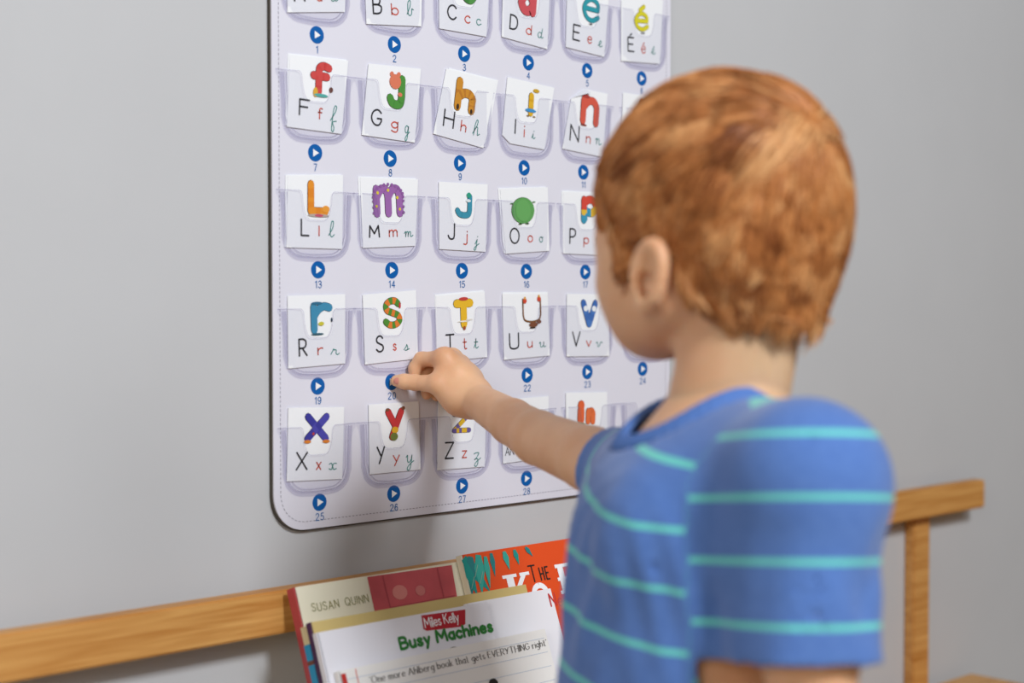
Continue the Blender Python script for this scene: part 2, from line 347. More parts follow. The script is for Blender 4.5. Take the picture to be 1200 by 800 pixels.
for n in range(1, 31):
    c, r = (n - 1) % 6, (n - 1) // 6
    bu, bv = W(*BTN[n]) if n in BTN else (c * PP, V0 - r * RP)
    if n == 21: bu = W(541, 443)[0]
    b = child('play_button', bme, chart, (bu, 0, bv)); child('play_symbol', tme, b, (bu, 0, bv))
    fn = Flat(); L0 = text_strokes(str(n), .0064, .0008, ink_m, fn, 0, 0, track=.34) - .34 * .0066
    fn.build('number', lambda x, y, l: (bu + x - L0 / 2, -.0062 - l, bv - .0168 + y), chart)
    pu = W(PKPX[n], 400)[0] if n in PKPX else c * PP
    pk = child('pocket', pme, chart, (pu, 0, V0 - r * RP)); child('weld_seam', sme, pk, (pu, 0, V0 - r * RP)); child('cut_edge', eme, pk, (pu, 0, V0 - r * RP))

# ------------------------------------------------------------------ the letter cards
card_m = mat('f1f3f6', 0.5, 0.3, key='card'); ink = mat('26262b', 0.6); red_i = mat('d65c48', 0.6); teal_i = mat('3f8f84', 0.6)
YC = -0.0072
OUT = mat('3b2a22', 0.6)
def C(h): return mat(h, 0.55)
def picture(root, kind, bx, rot, y):
    cu, cv = W((bx[0] + bx[2]) / 2, (bx[1] + bx[3]) / 2, YC)
    x0 = W(bx[0], (bx[1] + bx[3]) / 2, YC)[0]; x1 = W(bx[2], (bx[1] + bx[3]) / 2, YC)[0]
    hh = W((bx[0] + bx[2]) / 2, bx[1], YC)[1] - W((bx[0] + bx[2]) / 2, bx[3], YC)[1]; wd = x1 - x0
    g, th, cols, pat, extra = kind; f = Flat(); t = th * hh
    for p in glyph_fit(g, 0, 0, max(wd - t, 0), hh - t, 0):
        f.stroke(p, t, OUT, 0.0)
    cm = [C(c) for c in cols]
    for p in glyph_fit(g, 0, 0, max(wd - t, 0), hh - t, 0):
        if len(p) < 6 and pat:
            p = np.vstack([np.linspace(a, b, 7)[:-1] for a, b in zip(p[:-1], p[1:])] + [p[-1:]])
        f.stroke(p, t - .0007, cm[0], .00035, pattern=(lambda s: cm[int(s * pat) % len(cm)]) if pat else None)
    for e in extra:                    # ellipses: x, y, rx, ry (box units), colour
        f.disc((e[0] * wd / 2, e[1] * hh / 2), e[2] * hh / 2, e[3] * hh / 2, C(e[4]), .0007)
    c, s = math.cos(rot), math.sin(rot)
    f.build('letter_picture', lambda x, yy, l: (cu + x * c - yy * s, y - .0003 - l, cv + x * s + yy * c), root)

# number: corners (TL,TR,BR,BL), capital, boxes of capital / print / joined letter, picture, picture box, label
sp = [(-.7,.5,.1,.1,'d8c43c'),(.6,.2,.1,.1,'d8c43c'),(0,.65,.1,.1,'d8c43c'),(-.8,-.3,.09,.09,'d8c43c'),(.75,-.5,.09,.09,'d8c43c')]
spike = [(math.cos(a) * 1.0, .25 + .75 * math.sin(a), .1, .1, '8d5b9c') for a in np.linspace(0, math.pi, 13)] + [(s, y, .09, .09, '8d5b9c') for s in (-1, 1) for y in (-.7, -.35, 0)]
CARDS = {
1: [(338,-80),(406,-78),(404,14),(336.7,14.5),'A',(343,-20,357,2),(370,-9,377,2),(387,-7,396,2),('a',.3,['7a5aa8'],0,[]),(360,-68,386,-30),'white letter A card cut off by the top edge at the left'],
2: [(426,-62),(495,-60),(493.7,30.9),(429.5,28),'B',(436,-5,447.5,17),(458,4,467,18),(476,0,484.5,19),('b',.26,['d8903c'],0,[]),(448,-50,474,-14),'white card with capital B in the top row'],
3: [(514,-54),(575,-46),(570,43),(514.8,33.2),'C',(523.7,5,535,23.5),(544,18,551,27.6),(558,22,564,30),('c',.28,['3f7d3a','4f9146'],6,[]),(538,-32,559,5),'white card with capital C below a green picture'],
4: [(590,-36),(645,-20),(641.4,57.5),(588,43),'D',(597,17,607,35.5),(616,28.5,623,41),(630,33,637,45),('d',.28,['c9525a'],0,[]),(607,-24,629,19),'white card with capital D below a rose red picture'],
5: [(665,-22),(714,-10),(708,66.6),(663,55),'E',(671,28.5,680,48),(688,42,693.5,51.4),(700.5,47.4,706,55.4),('e',.2,['2f98a6'],0,[(.0,-1.1,.2,.05,'5a5a60')]),(682,-4,703,27),'white card with capital E below a teal letter e'],
6: [(728,-8),(777,0),(773,74.8),(728,71.3),'É',(735,38.5,743,61),(751,49.5,756.4,63),(762.5,54,768,64),('é',.17,['d8cf2c'],0,[(.1,-1.1,.25,.05,'5a5a60')]),(742.6,5,760,37),'white card with accented capital E below a yellow letter'],
7: [(339.5,63.6),(408,71.3),(400.3,157),(336.2,148.4),'F',(350,115.7,363,136),(372,126,378,140),(386.5,123,394.4,155),('f',.25,['cc4a48','c8413f'],5,[(-.5,-.8,.16,.28,'d8a83c'),(0,-.95,.5,.1,'52a7a0'),(.9,-.55,.14,.16,'6a3a2c')]),(363,72,389,113),'white card with capital F and red letter f picture'],
8: [(432,74.3),(493.3,80.6),(486,167),(424,158),'G',(434.4,127.4,447.7,147.7),(457.8,142,466.4,155.4),(474,146.8,480,165.5),('J',.26,['4c8f3c','58a044'],0,[(-.15,.55,.42,.42,'d9795c'),(-.55,.95,.14,.14,'d9795c'),(.2,.98,.14,.14,'d9795c'),(.4,-.15,.16,.12,'d9795c')]),(453,86.5,474.6,128),'white card with capital G and green hooked picture'],
9: [(523.2,80.2),(581,94.7),(566.4,173.4),(507.8,156.6),'H',(519.5,128.5,532.5,149.6),(539.6,141,546.6,154.7),(554,139.8,562.7,159.6),('h',.27,['c98a2e','b8772a'],9,[(-.66,-.75,.1,.18,'3a2a22'),(.62,-.8,.09,.14,'3a2a22')]),(533,92,558,133),'tilted white card with capital H and tan brick letter h'],
10: [(594.7,90),(649.6,102.8),(638,175.3),(598,168),(588.5,158),'I',(602,139,605.4,157),(612.7,146.8,615.7,161),(622.7,153,627.4,163),('I',.3,['dcae2c','d2a024'],5,[(.45,1.18,.36,.15,'c9a02c'),(-.05,-.5,.62,.15,'3f8fc8'),(-.3,-.95,.16,.06,'8a6a2c'),(.35,-.95,.16,.06,'8a6a2c')]),(611,108,633,137),'white card with capital I and a clipped lower corner'],
11: [(669.5,115),(684,104),(712,110),(706,184),(659,174),'N',(667.6,146,678.8,166),(686.3,159.4,692,168.3),(697,162,705,170),('n',.28,['d35a48'],0,[(-.55,.95,.4,.12,'a8403a'),(-.6,-1,.3,.07,'8a3a34')]),(680,113,702,148),'white card with capital N and a folded upper corner'],
12: [(730,108),(776,116),(772,192),(728,184),'K',(736,150,744,166),(752,158,757,168),(763,160,768,168),('k',.26,['c25a44'],0,[]),(749,117,765,150),'white card in the second row half hidden by the ginger hair'],
13: [(337.2,205.2),(402,205),(401,291.7),(335.8,289.8),'L',(352,256,362.4,277),(372.8,264,374.6,277),(384.6,258.3,392,278),('L',.24,['e2902a','dc8424'],7,[(.7,-.62,.26,.2,'e59a3a'),(0,-1,.75,.09,'b0a49c'),(.05,-1,.3,.08,'c0526a')]),(360,211,385,252.5),'white card with capital L and orange letter picture'],
14: [(422,207.6),(489.8,210),(486.7,288),(425.5,290.5),'M',(431.8,263.4,445,278.6),(455.4,268.8,465.7,277.7),(473.4,270.7,484,277.7),('m',.27,['9a66a8'],0,sp + spike),(437,216,472,255),'white card with capital M and spiky purple letter picture'],
15: [(514.3,212.7),(571.6,216),(569,295),(514.8,291.7),'J',(524.4,261,533,281),(542.8,270,547.7,287),(555,276.3,561.5,293.8),('J',.26,['3c8fa8','4a9ab0'],0,[(.55,.85,.24,.22,'2f9a80'),(.5,.42,.26,.12,'d8e4e8')]),(533,226,553,256),'white card with capital J and teal hooked picture'],
16: [(586,221),(641.9,219.3),(643.8,293.8),(592.8,297.3),'O',(597,266.5,608.7,285.9),(618,275.4,624.4,284),(631.6,277,636.7,284),('o',.3,['5f9f58'],0,[(0,0,.8,.85,'66a65e'),(-.95,.55,.18,.05,'4a7a44'),(.95,.6,.18,.05,'4a7a44'),(-.3,-1,.2,.06,'3a5a34'),(.3,-1,.2,.06,'3a5a34')]),(599,231,626,262),'white card with capital O and round green picture'],
17: [(660,224.4),(712,227),(709,299),(660,296.9),'P',(667,267,674.8,286),(683.5,278,690,289.8),(698,278,705,289),('p',.29,['d24a3c','d24a3c','e0b83c','3f98b8'],4,[(-.55,-.6,.2,.24,'3f98b8'),(-.75,-.25,.2,.16,'e0b83c')]),(680.7,229,702,263),'white card with capital P beside the child\'s forehead'],
19: [(337,346.4),(404.5,344.5),(404.5,425.8),(337.9,431.7),'R',(349.5,396,360,417.6),(371.7,406.7,378.8,416),(387,408,398,416),('r',.27,['3f8aae','4796b8'],0,[(-.45,.95,.45,.1,'2f6a8a'),(-.1,-.35,.22,.13,'c8c03c'),(.85,-.15,.07,.14,'3a4a5a'),(-.45,-1,.5,.07,'2f5a6a')]),(363.6,354,390,391),'white card with capital R and blue letter picture'],
20: [(425,345.2),(487.4,339.8),(489.8,420),(427.8,427),'S',(440,392.6,449.6,413),(460,402,464.5,411),(472.7,403,479.7,410.6),('S',.23,['4f8a34','dd7a34'],15,[(.75,.45,.08,.2,'c8343c')]),(448,348,471,385),'white card with capital S and striped green snake picture'],
21: [(510.8,346.4),(568,341.2),(570.9,418.3),(512,424),'T',(522,391,532.5,411),(542,396,547,409.5),(554.7,396,560.6,408.3),('T',.3,['e3b52c'],0,[(0,1.0,.42,.12,'c0403c'),(0,-.95,.12,.14,'a0502c'),(-.1,-.5,.5,.05,'e8e4dc'),(.5,-.4,.3,.05,'e8e4dc')]),(531,350,555,385),'white card with capital T partly covered by the hand'],
22: [(588.6,344),(641.4,343.6),(644.2,416.5),(590.7,421.6),'U',(596.3,389.6,608.2,409.5),(617.6,399.4,624,407.6),(631.6,400,639.8,407),('U',.08,['8a5a34'],0,[(-.75,.8,.2,.22,'cf4a34'),(.75,.9,.2,.22,'cf4a34'),(-.75,1.02,.1,.12,'d8a03c'),(.75,1.12,.1,.12,'d8a03c'),(.1,-1.15,.5,.2,'7a4a34'),(.7,-.95,.25,.16,'7a4a34'),(0,-1.4,.36,.06,'3a2a22')]),(612,349,634,378),'white card with capital U and thin brown letter picture'],
23: [(664.3,344),(713,345),(714,417),(664,417.6),'V',(670,388,680,406),(686.5,398.5,692.8,406.4),(698,400,706,406.4),('V',.28,['3f6ab0','4a78bc'],7,[(-.45,.35,.22,.2,'e8ecf0'),(.5,.35,.22,.2,'e8ecf0')]),(680,350.5,700.5,384),'white card with capital V beside the child\'s chin'],
25: [(337.9,477.5),(403.3,476.8),(401,561),(336.2,564),'X',(346.5,529,360.5,551),(370,540.6,376.4,550.7),(385,541.8,394.4,550.5),('X',.27,['3a3a98','4a48a8'],8,[(-.75,-.92,.3,.12,'d88030'),(.75,-.92,.3,.12,'d88030'),(-.3,-.4,.1,.1,'b8403c')]),(356.5,483.4,385.8,518.4),'white card with capital X and dark blue crossed picture'],
26: [(432,474),(490.5,469.8),(492.8,550),(433.2,555.8),'Y',(441,522.6,451,543.7),(460,532.5,468.3,546),(475.3,532.5,485,551),('Y',.24,['c0393a','b83436'],0,[(.0,-.35,.26,.2,'dca82c'),(-.1,-.75,.3,.24,'6f7a3a'),(-.8,.9,.14,.1,'7a4a34'),(.85,.95,.14,.12,'7a4a34')]),(451,477.5,473.4,516),'white card with capital Y and red forked picture'],
27: [(513.2,470.5),(570,467),(568,546.5),(512.4,550.7),'Z',(520.9,517.3,531.8,537.8),(541,527.3,547,536.7),(554.7,529.6,563.4,546.5),('Z',.24,['6a5a98','d8b02c'],15,[]),(529.5,482,552,507),'white card with capital Z below the bare forearm'],
28: [(588,468),(643,464),(642,536),(589.5,543),'AN',(592,523,606,533.5),None,None,None,None,'white card reading AN in the bottom row behind the arm'],
29: [(663,460),(711.5,459.2),(712,530),(664,532),'',None,None,None,('i',.4,['dd6438'],0,[(.0,-.95,.5,.12,'3a8a4a')]),(676,468.5,685,498),'white card with orange letters i and n above the blue sleeve'],
}
LOW = {'É': 'é'}
for n, row in CARDS.items():
    corners = [c for c in row if isinstance(c, tuple) and len(c) == 2 and not isinstance(c[0], str)]
    k = len(corners); cap, b1, b2, b3, pic, pb, lab = row[k:]
    q = [W(a, b, YC) for a, b in corners]
    lo_e = q[-1] - q[-2] if n not in (10,) else q[-2] - q[-3]
    e = q[0] - q[1] if n != 11 else q[-1] - q[-2]
    dlt = q[-2] - q[-1] if n != 10 else q[2] - q[3]
    rot = math.atan2(dlt[1], dlt[0])
    ctr = sum(q) / k
    root = empty('letter_card', (ctr[0], YC, min(p[1] for p in q)), lab, 'card', 'letter cards in the chart pockets')
    slab('paper', q, YC + .0003, YC - .0001, card_m, root)
    if n == 11:
        a, b = q[0], q[1]; tip = (a + b) / 2 + np.array([.006, -.006])
        pyd('folded_corner', [(a[0], YC - .0004, a[1]), (b[0], YC - .0004, b[1]), (b[0] + .008, YC - .004, b[1] - .0035)], [[0, 2, 1]], mat('d4d6de', .5), root)
    if n in (9, 14, 16, 17, 7, 21, 22, 13):                 # a second card peeking out behind the first
        off = {9: (.004, .001), 14: (-.0022, .0008), 16: (-.0025, .0005), 17: (-.0018, .0012), 7: (-.0015, .001), 21: (-.001, .0012), 22: (.0012, .0015), 13: (-.002, .0004)}[n]
        o2 = [(p[0] + off[0], p[1] + off[1]) for p in q]
        bk = slab('letter_card', o2, YC + .0010, YC + .0006, card_m)
        tag(bk, 'second blank card peeking out behind the capital %s card' % cap, 'card', 'letter cards in the chart pockets')
    def put(name, g, bx, wd, m):
        cu, cv = W((bx[0] + bx[2]) / 2, (bx[1] + bx[3]) / 2, YC); my = (bx[1] + bx[3]) / 2; mx = (bx[0] + bx[2]) / 2
        ww = W(bx[2], my, YC)[0] - W(bx[0], my, YC)[0]; hh = W(mx, bx[1], YC)[1] - W(mx, bx[3], YC)[1]
        f = Flat()
        for p in glyph_fit(g, cu, cv, max(ww - wd, 0), hh - wd, rot): f.stroke(p, wd, m)
        f.build(name, lambda x, y, l: (x, YC - .0004, y), root)
    if n == 28:
        f = Flat(); a = W(592, 533.5, YC); text_strokes('AN', .0082, .0008, ink, f, a[0], a[1], track=.15)
        f.build('capital_letter', lambda x, y, l: (x, YC - .0004, y), root)
        continue
    if n == 29:
        picture(root, pic, pb, rot, YC); picture(root, ('n', .4, ['e07040'], 0, []), (686, 477, 697.5, 498), rot, YC)
        continue
    lowc = LOW.get(cap, cap.lower())
    put('capital_letter', cap, b1, .00175, ink); put('printed_letter', lowc, b2, .00135, red_i); put('cursive_letter', 'c' + lowc if 'c' + lowc in GL else lowc, b3, .00095, teal_i)
    picture(root, pic, pb, rot, YC)

# ------------------------------------------------------------------ wooden book rack and the books
wm = bpy.data.materials.new('pine_wood'); wm.use_nodes = True; nt = wm.node_tree; b = nt.nodes['Principled BSDF']
tc = nt.nodes.new('ShaderNodeTexCoord'); mp = nt.nodes.new('ShaderNodeMapping'); mp.inputs['Scale'].default_value = (1.2, 10, 26)
wv = nt.nodes.new('ShaderNodeTexNoise'); wv.inputs['Scale'].default_value = 6; wv.inputs['Detail'].default_value = 5; wv.inputs['Distortion'].default_value = .6
cr = nt.nodes.new('ShaderNodeValToRGB'); cr.color_ramp.elements[0].position = .3; cr.color_ramp.elements[1].position = .72
cr.color_ramp.elements[0].color = (*lin('b97a35'), 1); cr.color_ramp.elements[1].color = (*lin('dfa962'), 1)
nt.links.new(tc.outputs['Object'], mp.inputs[0]); nt.links.new(mp.outputs[0], wv.inputs['Vector']); nt.links.new(wv.outputs['Fac'], cr.inputs[0]); nt.links.new(cr.outputs[0], b.inputs['Base Color'])
b.inputs['Roughness'].default_value = .45

rt = hit(340, 690, (0, 1, 0), (0, -.036, 0)); rb = hit(340, 741, (0, 1, 0), (0, -.036, 0))
ZS = 0.40
rack = empty('book_rack', (.4, -.15, ZS - .02), 'pine wooden wall rack with a rail holding picture books', 'book rack')
box('back_rail', (-.62, -.036, rb[2]), (1.15, -.016, rt[2]), wm, rack, .002)
for x in (.12, .55, 1.0): box('bracket', (x, -.016, ZS - .02), (x + .04, 0, rt[2] - .006), wm, rack, .002)
box('shelf_board', (.02, -.34, ZS - .02), (1.15, -.016, ZS), wm, rack, .002)
box('front_lip', (.02, -.36, ZS - .02), (1.15, -.34, ZS + .09), wm, rack, .002)

ALP = math.radians(21); NB = np.array([0, -math.cos(ALP), math.sin(ALP)]); DN = np.array([0, -math.sin(ALP), -math.cos(ALP)]); XB = np.array([1.0, 0, 0])
q0 = hit(345, 688, (0, 1, 0), (0, -.054, 0)); DEPTH = [float(NB.dot(q0)) - .0122]
class Book:
    def __init__(s, tl, tr, y0, thick, name, label, cover, pages='efe9da', spine=None, width=None):
        DEPTH[0] += thick / 1 + .0012; s.p0 = hit(tl[0], tl[1], NB, NB * DEPTH[0])
        s.tl = s.p0; t2 = s.at(*tr); s.w = width or t2[0]; s.rot = math.atan2(t2[1], t2[0])
        s.h = (s.tl[2] - ZS - .004) / math.cos(ALP) - .5 * thick * math.sin(ALP) / math.cos(ALP) - thick * math.tan(ALP)
        s.thick = thick
        s.root = empty(name, tuple(s.P(s.w / 2, -s.h, thick / 2)), label, 'book', 'picture books in the rack')
        cm = cover if not isinstance(cover, str) else mat(cover, .4, .4)
        def slabb(nm, x0, x1, y0_, y1_, d0, d1, m):
            vs = [s.P(x, y, d) for d in (d0, d1) for x, y in ((x0, y0_), (x1, y0_), (x1, y1_), (x0, y1_))]
            return pyd(nm, vs, [[0, 1, 2, 3], [7, 6, 5, 4], [0, 4, 5, 1], [1, 5, 6, 2], [2, 6, 7, 3], [3, 7, 4, 0]], m, s.root)
        s.slabb = slabb
        ct = min(.0018, thick * .25)
        slabb('front_cover', 0, s.w, -s.h, 0, 0, ct, cm)
        slabb('back_cover', 0, s.w, -s.h, 0, thick - ct, thick, cm)
        slabb('pages', .001, s.w - .003, -s.h + .002, -.0025, ct, thick - ct, mat(pages, .8, key='pages' + pages, noise=(60, .08, 0)))
        slabb('spine', -.0012, .001, -s.h, 0, 0, thick, mat(spine, .45) if spine else cm)
    def P(s, x, y, d=0.0): return s.p0 + XB * x - DN * y - NB * d
    def at(s, px, py):
        q = hit(px, py, NB, s.p0) - s.p0; return np.array([q.dot(XB), -q.dot(DN)])
    def fl(s, f, name, lift=.0004): return f.build(name, lambda x, y, l: s.P(x, y, -lift - l), s.root)
def quadpoly(bk, pts, m, name, lift=.0004):
    f = Flat(); f.poly([bk.at(*p) for p in pts], m, 0); return bk.fl(f, name, lift)

# cream book with the pinkish red picture panel
b1 = Book((345, 688), (548, 661), -.052, .011, 'picture_book', 'cream picture book with a rose red panel and author name at the back left', 'e9e3cb', spine='b8484c', width=.235)
quadpoly(b1, [(430, 676), (529, 662), (536, 703), (440, 722)], mat('c4565c', .5, key='rosepanel', noise=(40, .22, 0)), 'picture_panel')
f = Flat(); m_ = mat('b04a52', .5)
f.stroke([b1.at(448, 675), b1.at(457, 712)], .0012, m_); f.stroke([b1.at(457, 712), b1.at(532, 698)], .0012, m_); f.stroke([b1.at(512, 666), b1.at(520, 702)], .0012, m_)
f.disc(b1.at(468, 694), .009, .007, mat('d9867f', .5)); f.disc(b1.at(492, 692), .006, .005, mat('d07a76', .5))
b1.fl(f, 'panel_drawing', .0008)
f = Flat(); a = b1.at(366, 716.5); text_strokes('SUSAN QUINN', .0070, .0008, mat('8e8a58', .6), f, a[0], a[1], track=.3, space=.8, jit=.06)
bk1_rot = b1.rot
b1.fl(f, 'author_name')

# orange book
om = mat('e2501f', .4, .4, key='orangecover', noise=(5, .12, 0))
b2 = Book((541, 650), (690, 629), -.075, .008, 'picture_book', 'orange picture book with teal palm leaves and large white title letters', om, spine='e6dcc0', width=.22)
lf = [mat('1f8f86', .5), mat('2a7f80', .5), mat('3aa596', .5)]
f = Flat()
leaves = [((543, 654), (575, 694), 7), ((551, 652), (553, 700), 6), ((560, 650), (565, 698), 6), ((545, 660), (560, 700), 5), ((575, 648), (580, 676), 3), ((590, 646), (597, 668), 3.6), ((602, 644), (608, 662), 3), ((615, 641), (624, 652), 2.5), ((568, 652), (574, 690), 3.5)]
for i, (r0, t0, wd) in enumerate(leaves):
    a, c = b2.at(*r0), b2.at(*t0); d = (c - a); nn = np.array([-d[1], d[0]]) / np.linalg.norm(d) * wd * .0011
    f.poly([a - nn * .5, a + d * .35 - nn, c, a + d * .35 + nn, a + nn * .5], lf[i % 3], i * .00005)
for px, py in ((556, 676), (562, 684), (552, 690)): f.stroke([b2.at(px, py), b2.at(px + 3, py - 14)], .0007, mat('8fb0a0', .6), .0005)
b2.fl(f, 'palm_leaves')
f = Flat(); a = b2.at(623, 682); text_strokes('T', .0165, .0016, mat('2c2320', .5), f, a[0], a[1], xs=.75)
a = b2.at(634.5, 679.5); text_strokes('HE', .0125, .0016, mat('2c2320', .5), f, a[0], a[1], track=.26, xs=.62); b2.fl(f, 'title_the')
f = Flat()
def slabK(bk, px, py, s, ch):
    a = bk.at(px, py); x, y = a
    if ch == 'K':
        f.stroke([(x, y), (x, y + s)], .30 * s, white_m, caps=False); f.stroke([(x + .15 * s, y + .45 * s), (x + .62 * s, y + s)], .16 * s, white_m, caps=False); f.stroke([(x + .2 * s, y + .55 * s), (x + .68 * s, y)], .26 * s, white_m, caps=False)
        for cx, wd in ((x, .6), (x + .64 * s, .42)):
            for yy in (y + s, y): f.stroke([(cx - wd * s / 2, yy), (cx + wd * s / 2, yy)], .1 * s, white_m, caps=False)
    elif ch == 'o':
        f.stroke([(x + .28 * s * math.sin(t * .3142), y + .3 * s + .3 * s * math.cos(t * .3142)) for t in range(21)], .17 * s, white_m, caps=False)
    else:
        f.stroke([(x, y), (x, y + s)], .30 * s, white_m, caps=False)
        for yy, wd in ((y + s, .7), (y + .5 * s, .5), (y, .7)): f.stroke([(x - .26 * s, yy), (x + wd * s, yy)], .13 * s, white_m, caps=False)
slabK(b2, 606, 712, .032, 'K'); slabK(b2, 637, 709, .034, 'o'); slabK(b2, 663, 693, .027, 'E')
b2.fl(f, 'title_letters')
# thin blue and cream book whose spine shows at the left
b7 = Book((360, 733), (540, 706), -.088, .009, 'picture_book', 'thin tan book with a blue striped spine behind the white books', 'cdb888', spine='d9cba0', width=.21)
for (y0_, y1_, cc) in ((-.016, -.030, '2d9fd0'), (-.030, -.034, '7a4a3c'), (-.034, -.060, '2d9fd0'), (-.060, -.066, 'b84a4a')):
    b7.slabb('spine_stripe', -.0018, -.0010, y1_, y0_, 0, .009, mat(cc, .45))
b3 = Book((364, 729), (612, 692), -.101, .006, 'picture_book', 'tan paper-backed book with a dark purple spine edge', 'd0b878', spine='4c2a52', width=.262)
b5 = Book((547, 707), (650, 692), -.108, .004, 'picture_book', 'plain white thin book standing behind the machines book', 'ebe9ee', width=.112)
f = Flat(); rd_ = mat('c23a36', .5)
for i, c in enumerate('Ne'):
    a = b5.at(651 + i * 9, 709); text_strokes(c, .012, .0018, rd_, f, a[0] - .006, a[1])
b5.fl(f, 'red_lettering')
b4 = Book((372, 741), (549, 713), -.116, .006, 'picture_book', 'white machines book with a red publisher tab and green title', 'e4e2e8', width=.20)
f = Flat(); rdm = mat('b3222f', .45)
f.poly([b4.at(493.5, 721), b4.at(545, 714), b4.at(545, 731), b4.at(541, 734), b4.at(500, 739), b4.at(496, 737)], rdm, 0); b4.fl(f, 'publisher_tab')
f = Flat(); a = b4.at(498, 735.5); text_strokes('Miles Kelly', .0086, .0010, white_m, f, a[0], a[1], track=.17, space=.3, xs=.95, jit=.05); b4.fl(f, 'publisher_name', .0008)
a = b4.at(470, 760.5); e = b4.at(581, 743); tmm = mat('2f7a34', .5)
f0 = Flat(); L0 = text_strokes('Busy Machines', 1, .1, tmm, f0, 0, 0, track=.32, space=.55, xs=1.42)
sz = (e[0] - a[0]) / L0; f = Flat(); text_strokes('Busy Machines', sz, sz * .28, tmm, f, a[0], a[1], track=.32, space=.55, xs=1.42); b4.fl(f, 'title', .0005)
f = Flat(); f.disc(b4.at(532, 762), .0075, .0035, mat('2a2a2e', .5)); b4.fl(f, 'printed_picture')
b6 = Book((397, 786), (650, 742), -.139, .006, 'picture_book', 'front white book with ruled lines and a printed quotation', 'e9e6e2', width=.25)
f = Flat(); rl = mat('bfc6d2', .6)
for k in range(8):
    y = -.0085 - k * .0135; f.stroke([(.004, y), (b6.w - .004, y)], .0006, rl, caps=False)
b6.fl(f, 'ruled_lines', .0003)
f = Flat(); a = b6.at(416, 783); f.stroke([(a[0], -.001), (a[0], -b6.h + .005)], .0008, mat('d85a4c', .5), caps=False)
a = b6.at(401, 788); f.poly([(a[0] - .002, -.003), (a[0] - .002, -.09), (a[0] + .003, -.09), (a[0] + .003, -.003)], mat('b8322c', .5)); b6.fl(f, 'red_margin', .0005)
f = Flat(); a = b6.at(434, 800); e = b6.at(644, 764)
qm = mat('3a3836', .6)
tx = "'One more Ahlberg book that gets EVERYTHING right'"
f0 = Flat(); L0 = text_strokes(tx, 1, .1, qm, f0, 0, 0, track=.26, space=.46, xs=1.2)
sz = (e[0] - a[0]) / L0; text_strokes(tx, sz, sz * .12, qm, f, a[0], a[1] - .0005, track=.26, space=.46, xs=1.2, pen=.38, serif=.09)
b6.fl(f, 'quotation', .0006)
f = Flat(); c0 = b6.at(578, 801); f.disc(c0, .0058, .0050, mat('26211f', .5)); f.disc(c0 + (.0, -.006), .0048, .006, mat('b98a66', .5), .0002); f.disc(c0 + (.001, -.018), .008, .009, mat('b84c3a', .5), .0001)
b6.fl(f, 'printed_figure', .0006)
# ------------------------------------------------------------------ organic surfaces: distance fields meshed with surface nets
def smin(a, b, k):
    h = np.maximum(k - np.abs(a - b), 0) / k
    return np.minimum(a, b) - h * h * k * .25
def d_cone(x, y, z, a, b, ra, rb):
    ba = b - a; l2 = float(ba.dot(ba)) + 1e-12
    px, py, pz = x - a[0], y - a[1], z - a[2]
    t = np.clip((px * ba[0] + py * ba[1] + pz * ba[2]) / l2, 0, 1)
    return np.sqrt((px - t * ba[0]) ** 2 + (py - t * ba[1]) ** 2 + (pz - t * ba[2]) ** 2) - (ra + (rb - ra) * t)
def d_ell(x, y, z, c, A, r):
    px, py, pz = x - c[0], y - c[1], z - c[2]
    k0 = 0; k1 = 0
    for i in range(3):
        q = px * A[i][0] + py * A[i][1] + pz * A[i][2]; k0 = k0 + (q / r[i]) ** 2; k1 = k1 + (q / r[i] ** 2) ** 2
    k0 = np.sqrt(k0); k1 = np.sqrt(k1) + 1e-9
    return k0 * (k0 - 1) / k1
def prim(p, x, y, z):
    return d_cone(x, y, z, *p[1:5]) if p[0] == 'c' else d_ell(x, y, z, *p[1:4])
def evalf(prims, Q):
    x, y, z = Q[:, 0], Q[:, 1], Q[:, 2]; f = np.full(len(Q), 1.0)
    for p in prims:
        d = prim(p, x, y, z); f = np.maximum(f, -d) if p[0] == '-' else (smin(f, d, p[-1]) if p[-1] > 0 else np.maximum(f, -d))
    return f
def pbox(p):
    if p[0] == 'c': r = max(p[3], p[4]); return np.minimum(p[1], p[2]) - r, np.maximum(p[1], p[2]) + r
    r = max(p[3]); return p[1] - r, p[1] + r
def grid(prims, h, margin=.02, lo=None, hi=None):
    if lo is None:
        bs = [pbox(p) for p in prims]; lo = np.min([b[0] for b in bs], 0) - margin; hi = np.max([b[1] for b in bs], 0) + margin
    n = np.ceil((hi - lo) / h).astype(int) + 1
    ax = [(lo[i] + h * np.arange(n[i])).astype(np.float32) for i in range(3)]
    f = np.full(n, .2, np.float32)
    for p in prims:
        k = abs(p[-1]); a, b = pbox(p); a = a - margin - k; b = b + margin + k
        i0 = np.clip(((a - lo) / h).astype(int), 0, n); i1 = np.clip(((b - lo) / h).astype(int) + 2, 0, n)
        if (i1 <= i0).any(): continue
        sl = tuple(slice(i0[i], i1[i]) for i in range(3))
        d = prim(p, ax[0][sl[0]][:, None, None], ax[1][sl[1]][None, :, None], ax[2][sl[2]][None, None, :]).astype(np.float32)
        f[sl] = smin(f[sl], d, k) if p[-1] > 0 else -smin(-f[sl], d, k)
    return f, lo, h, ax
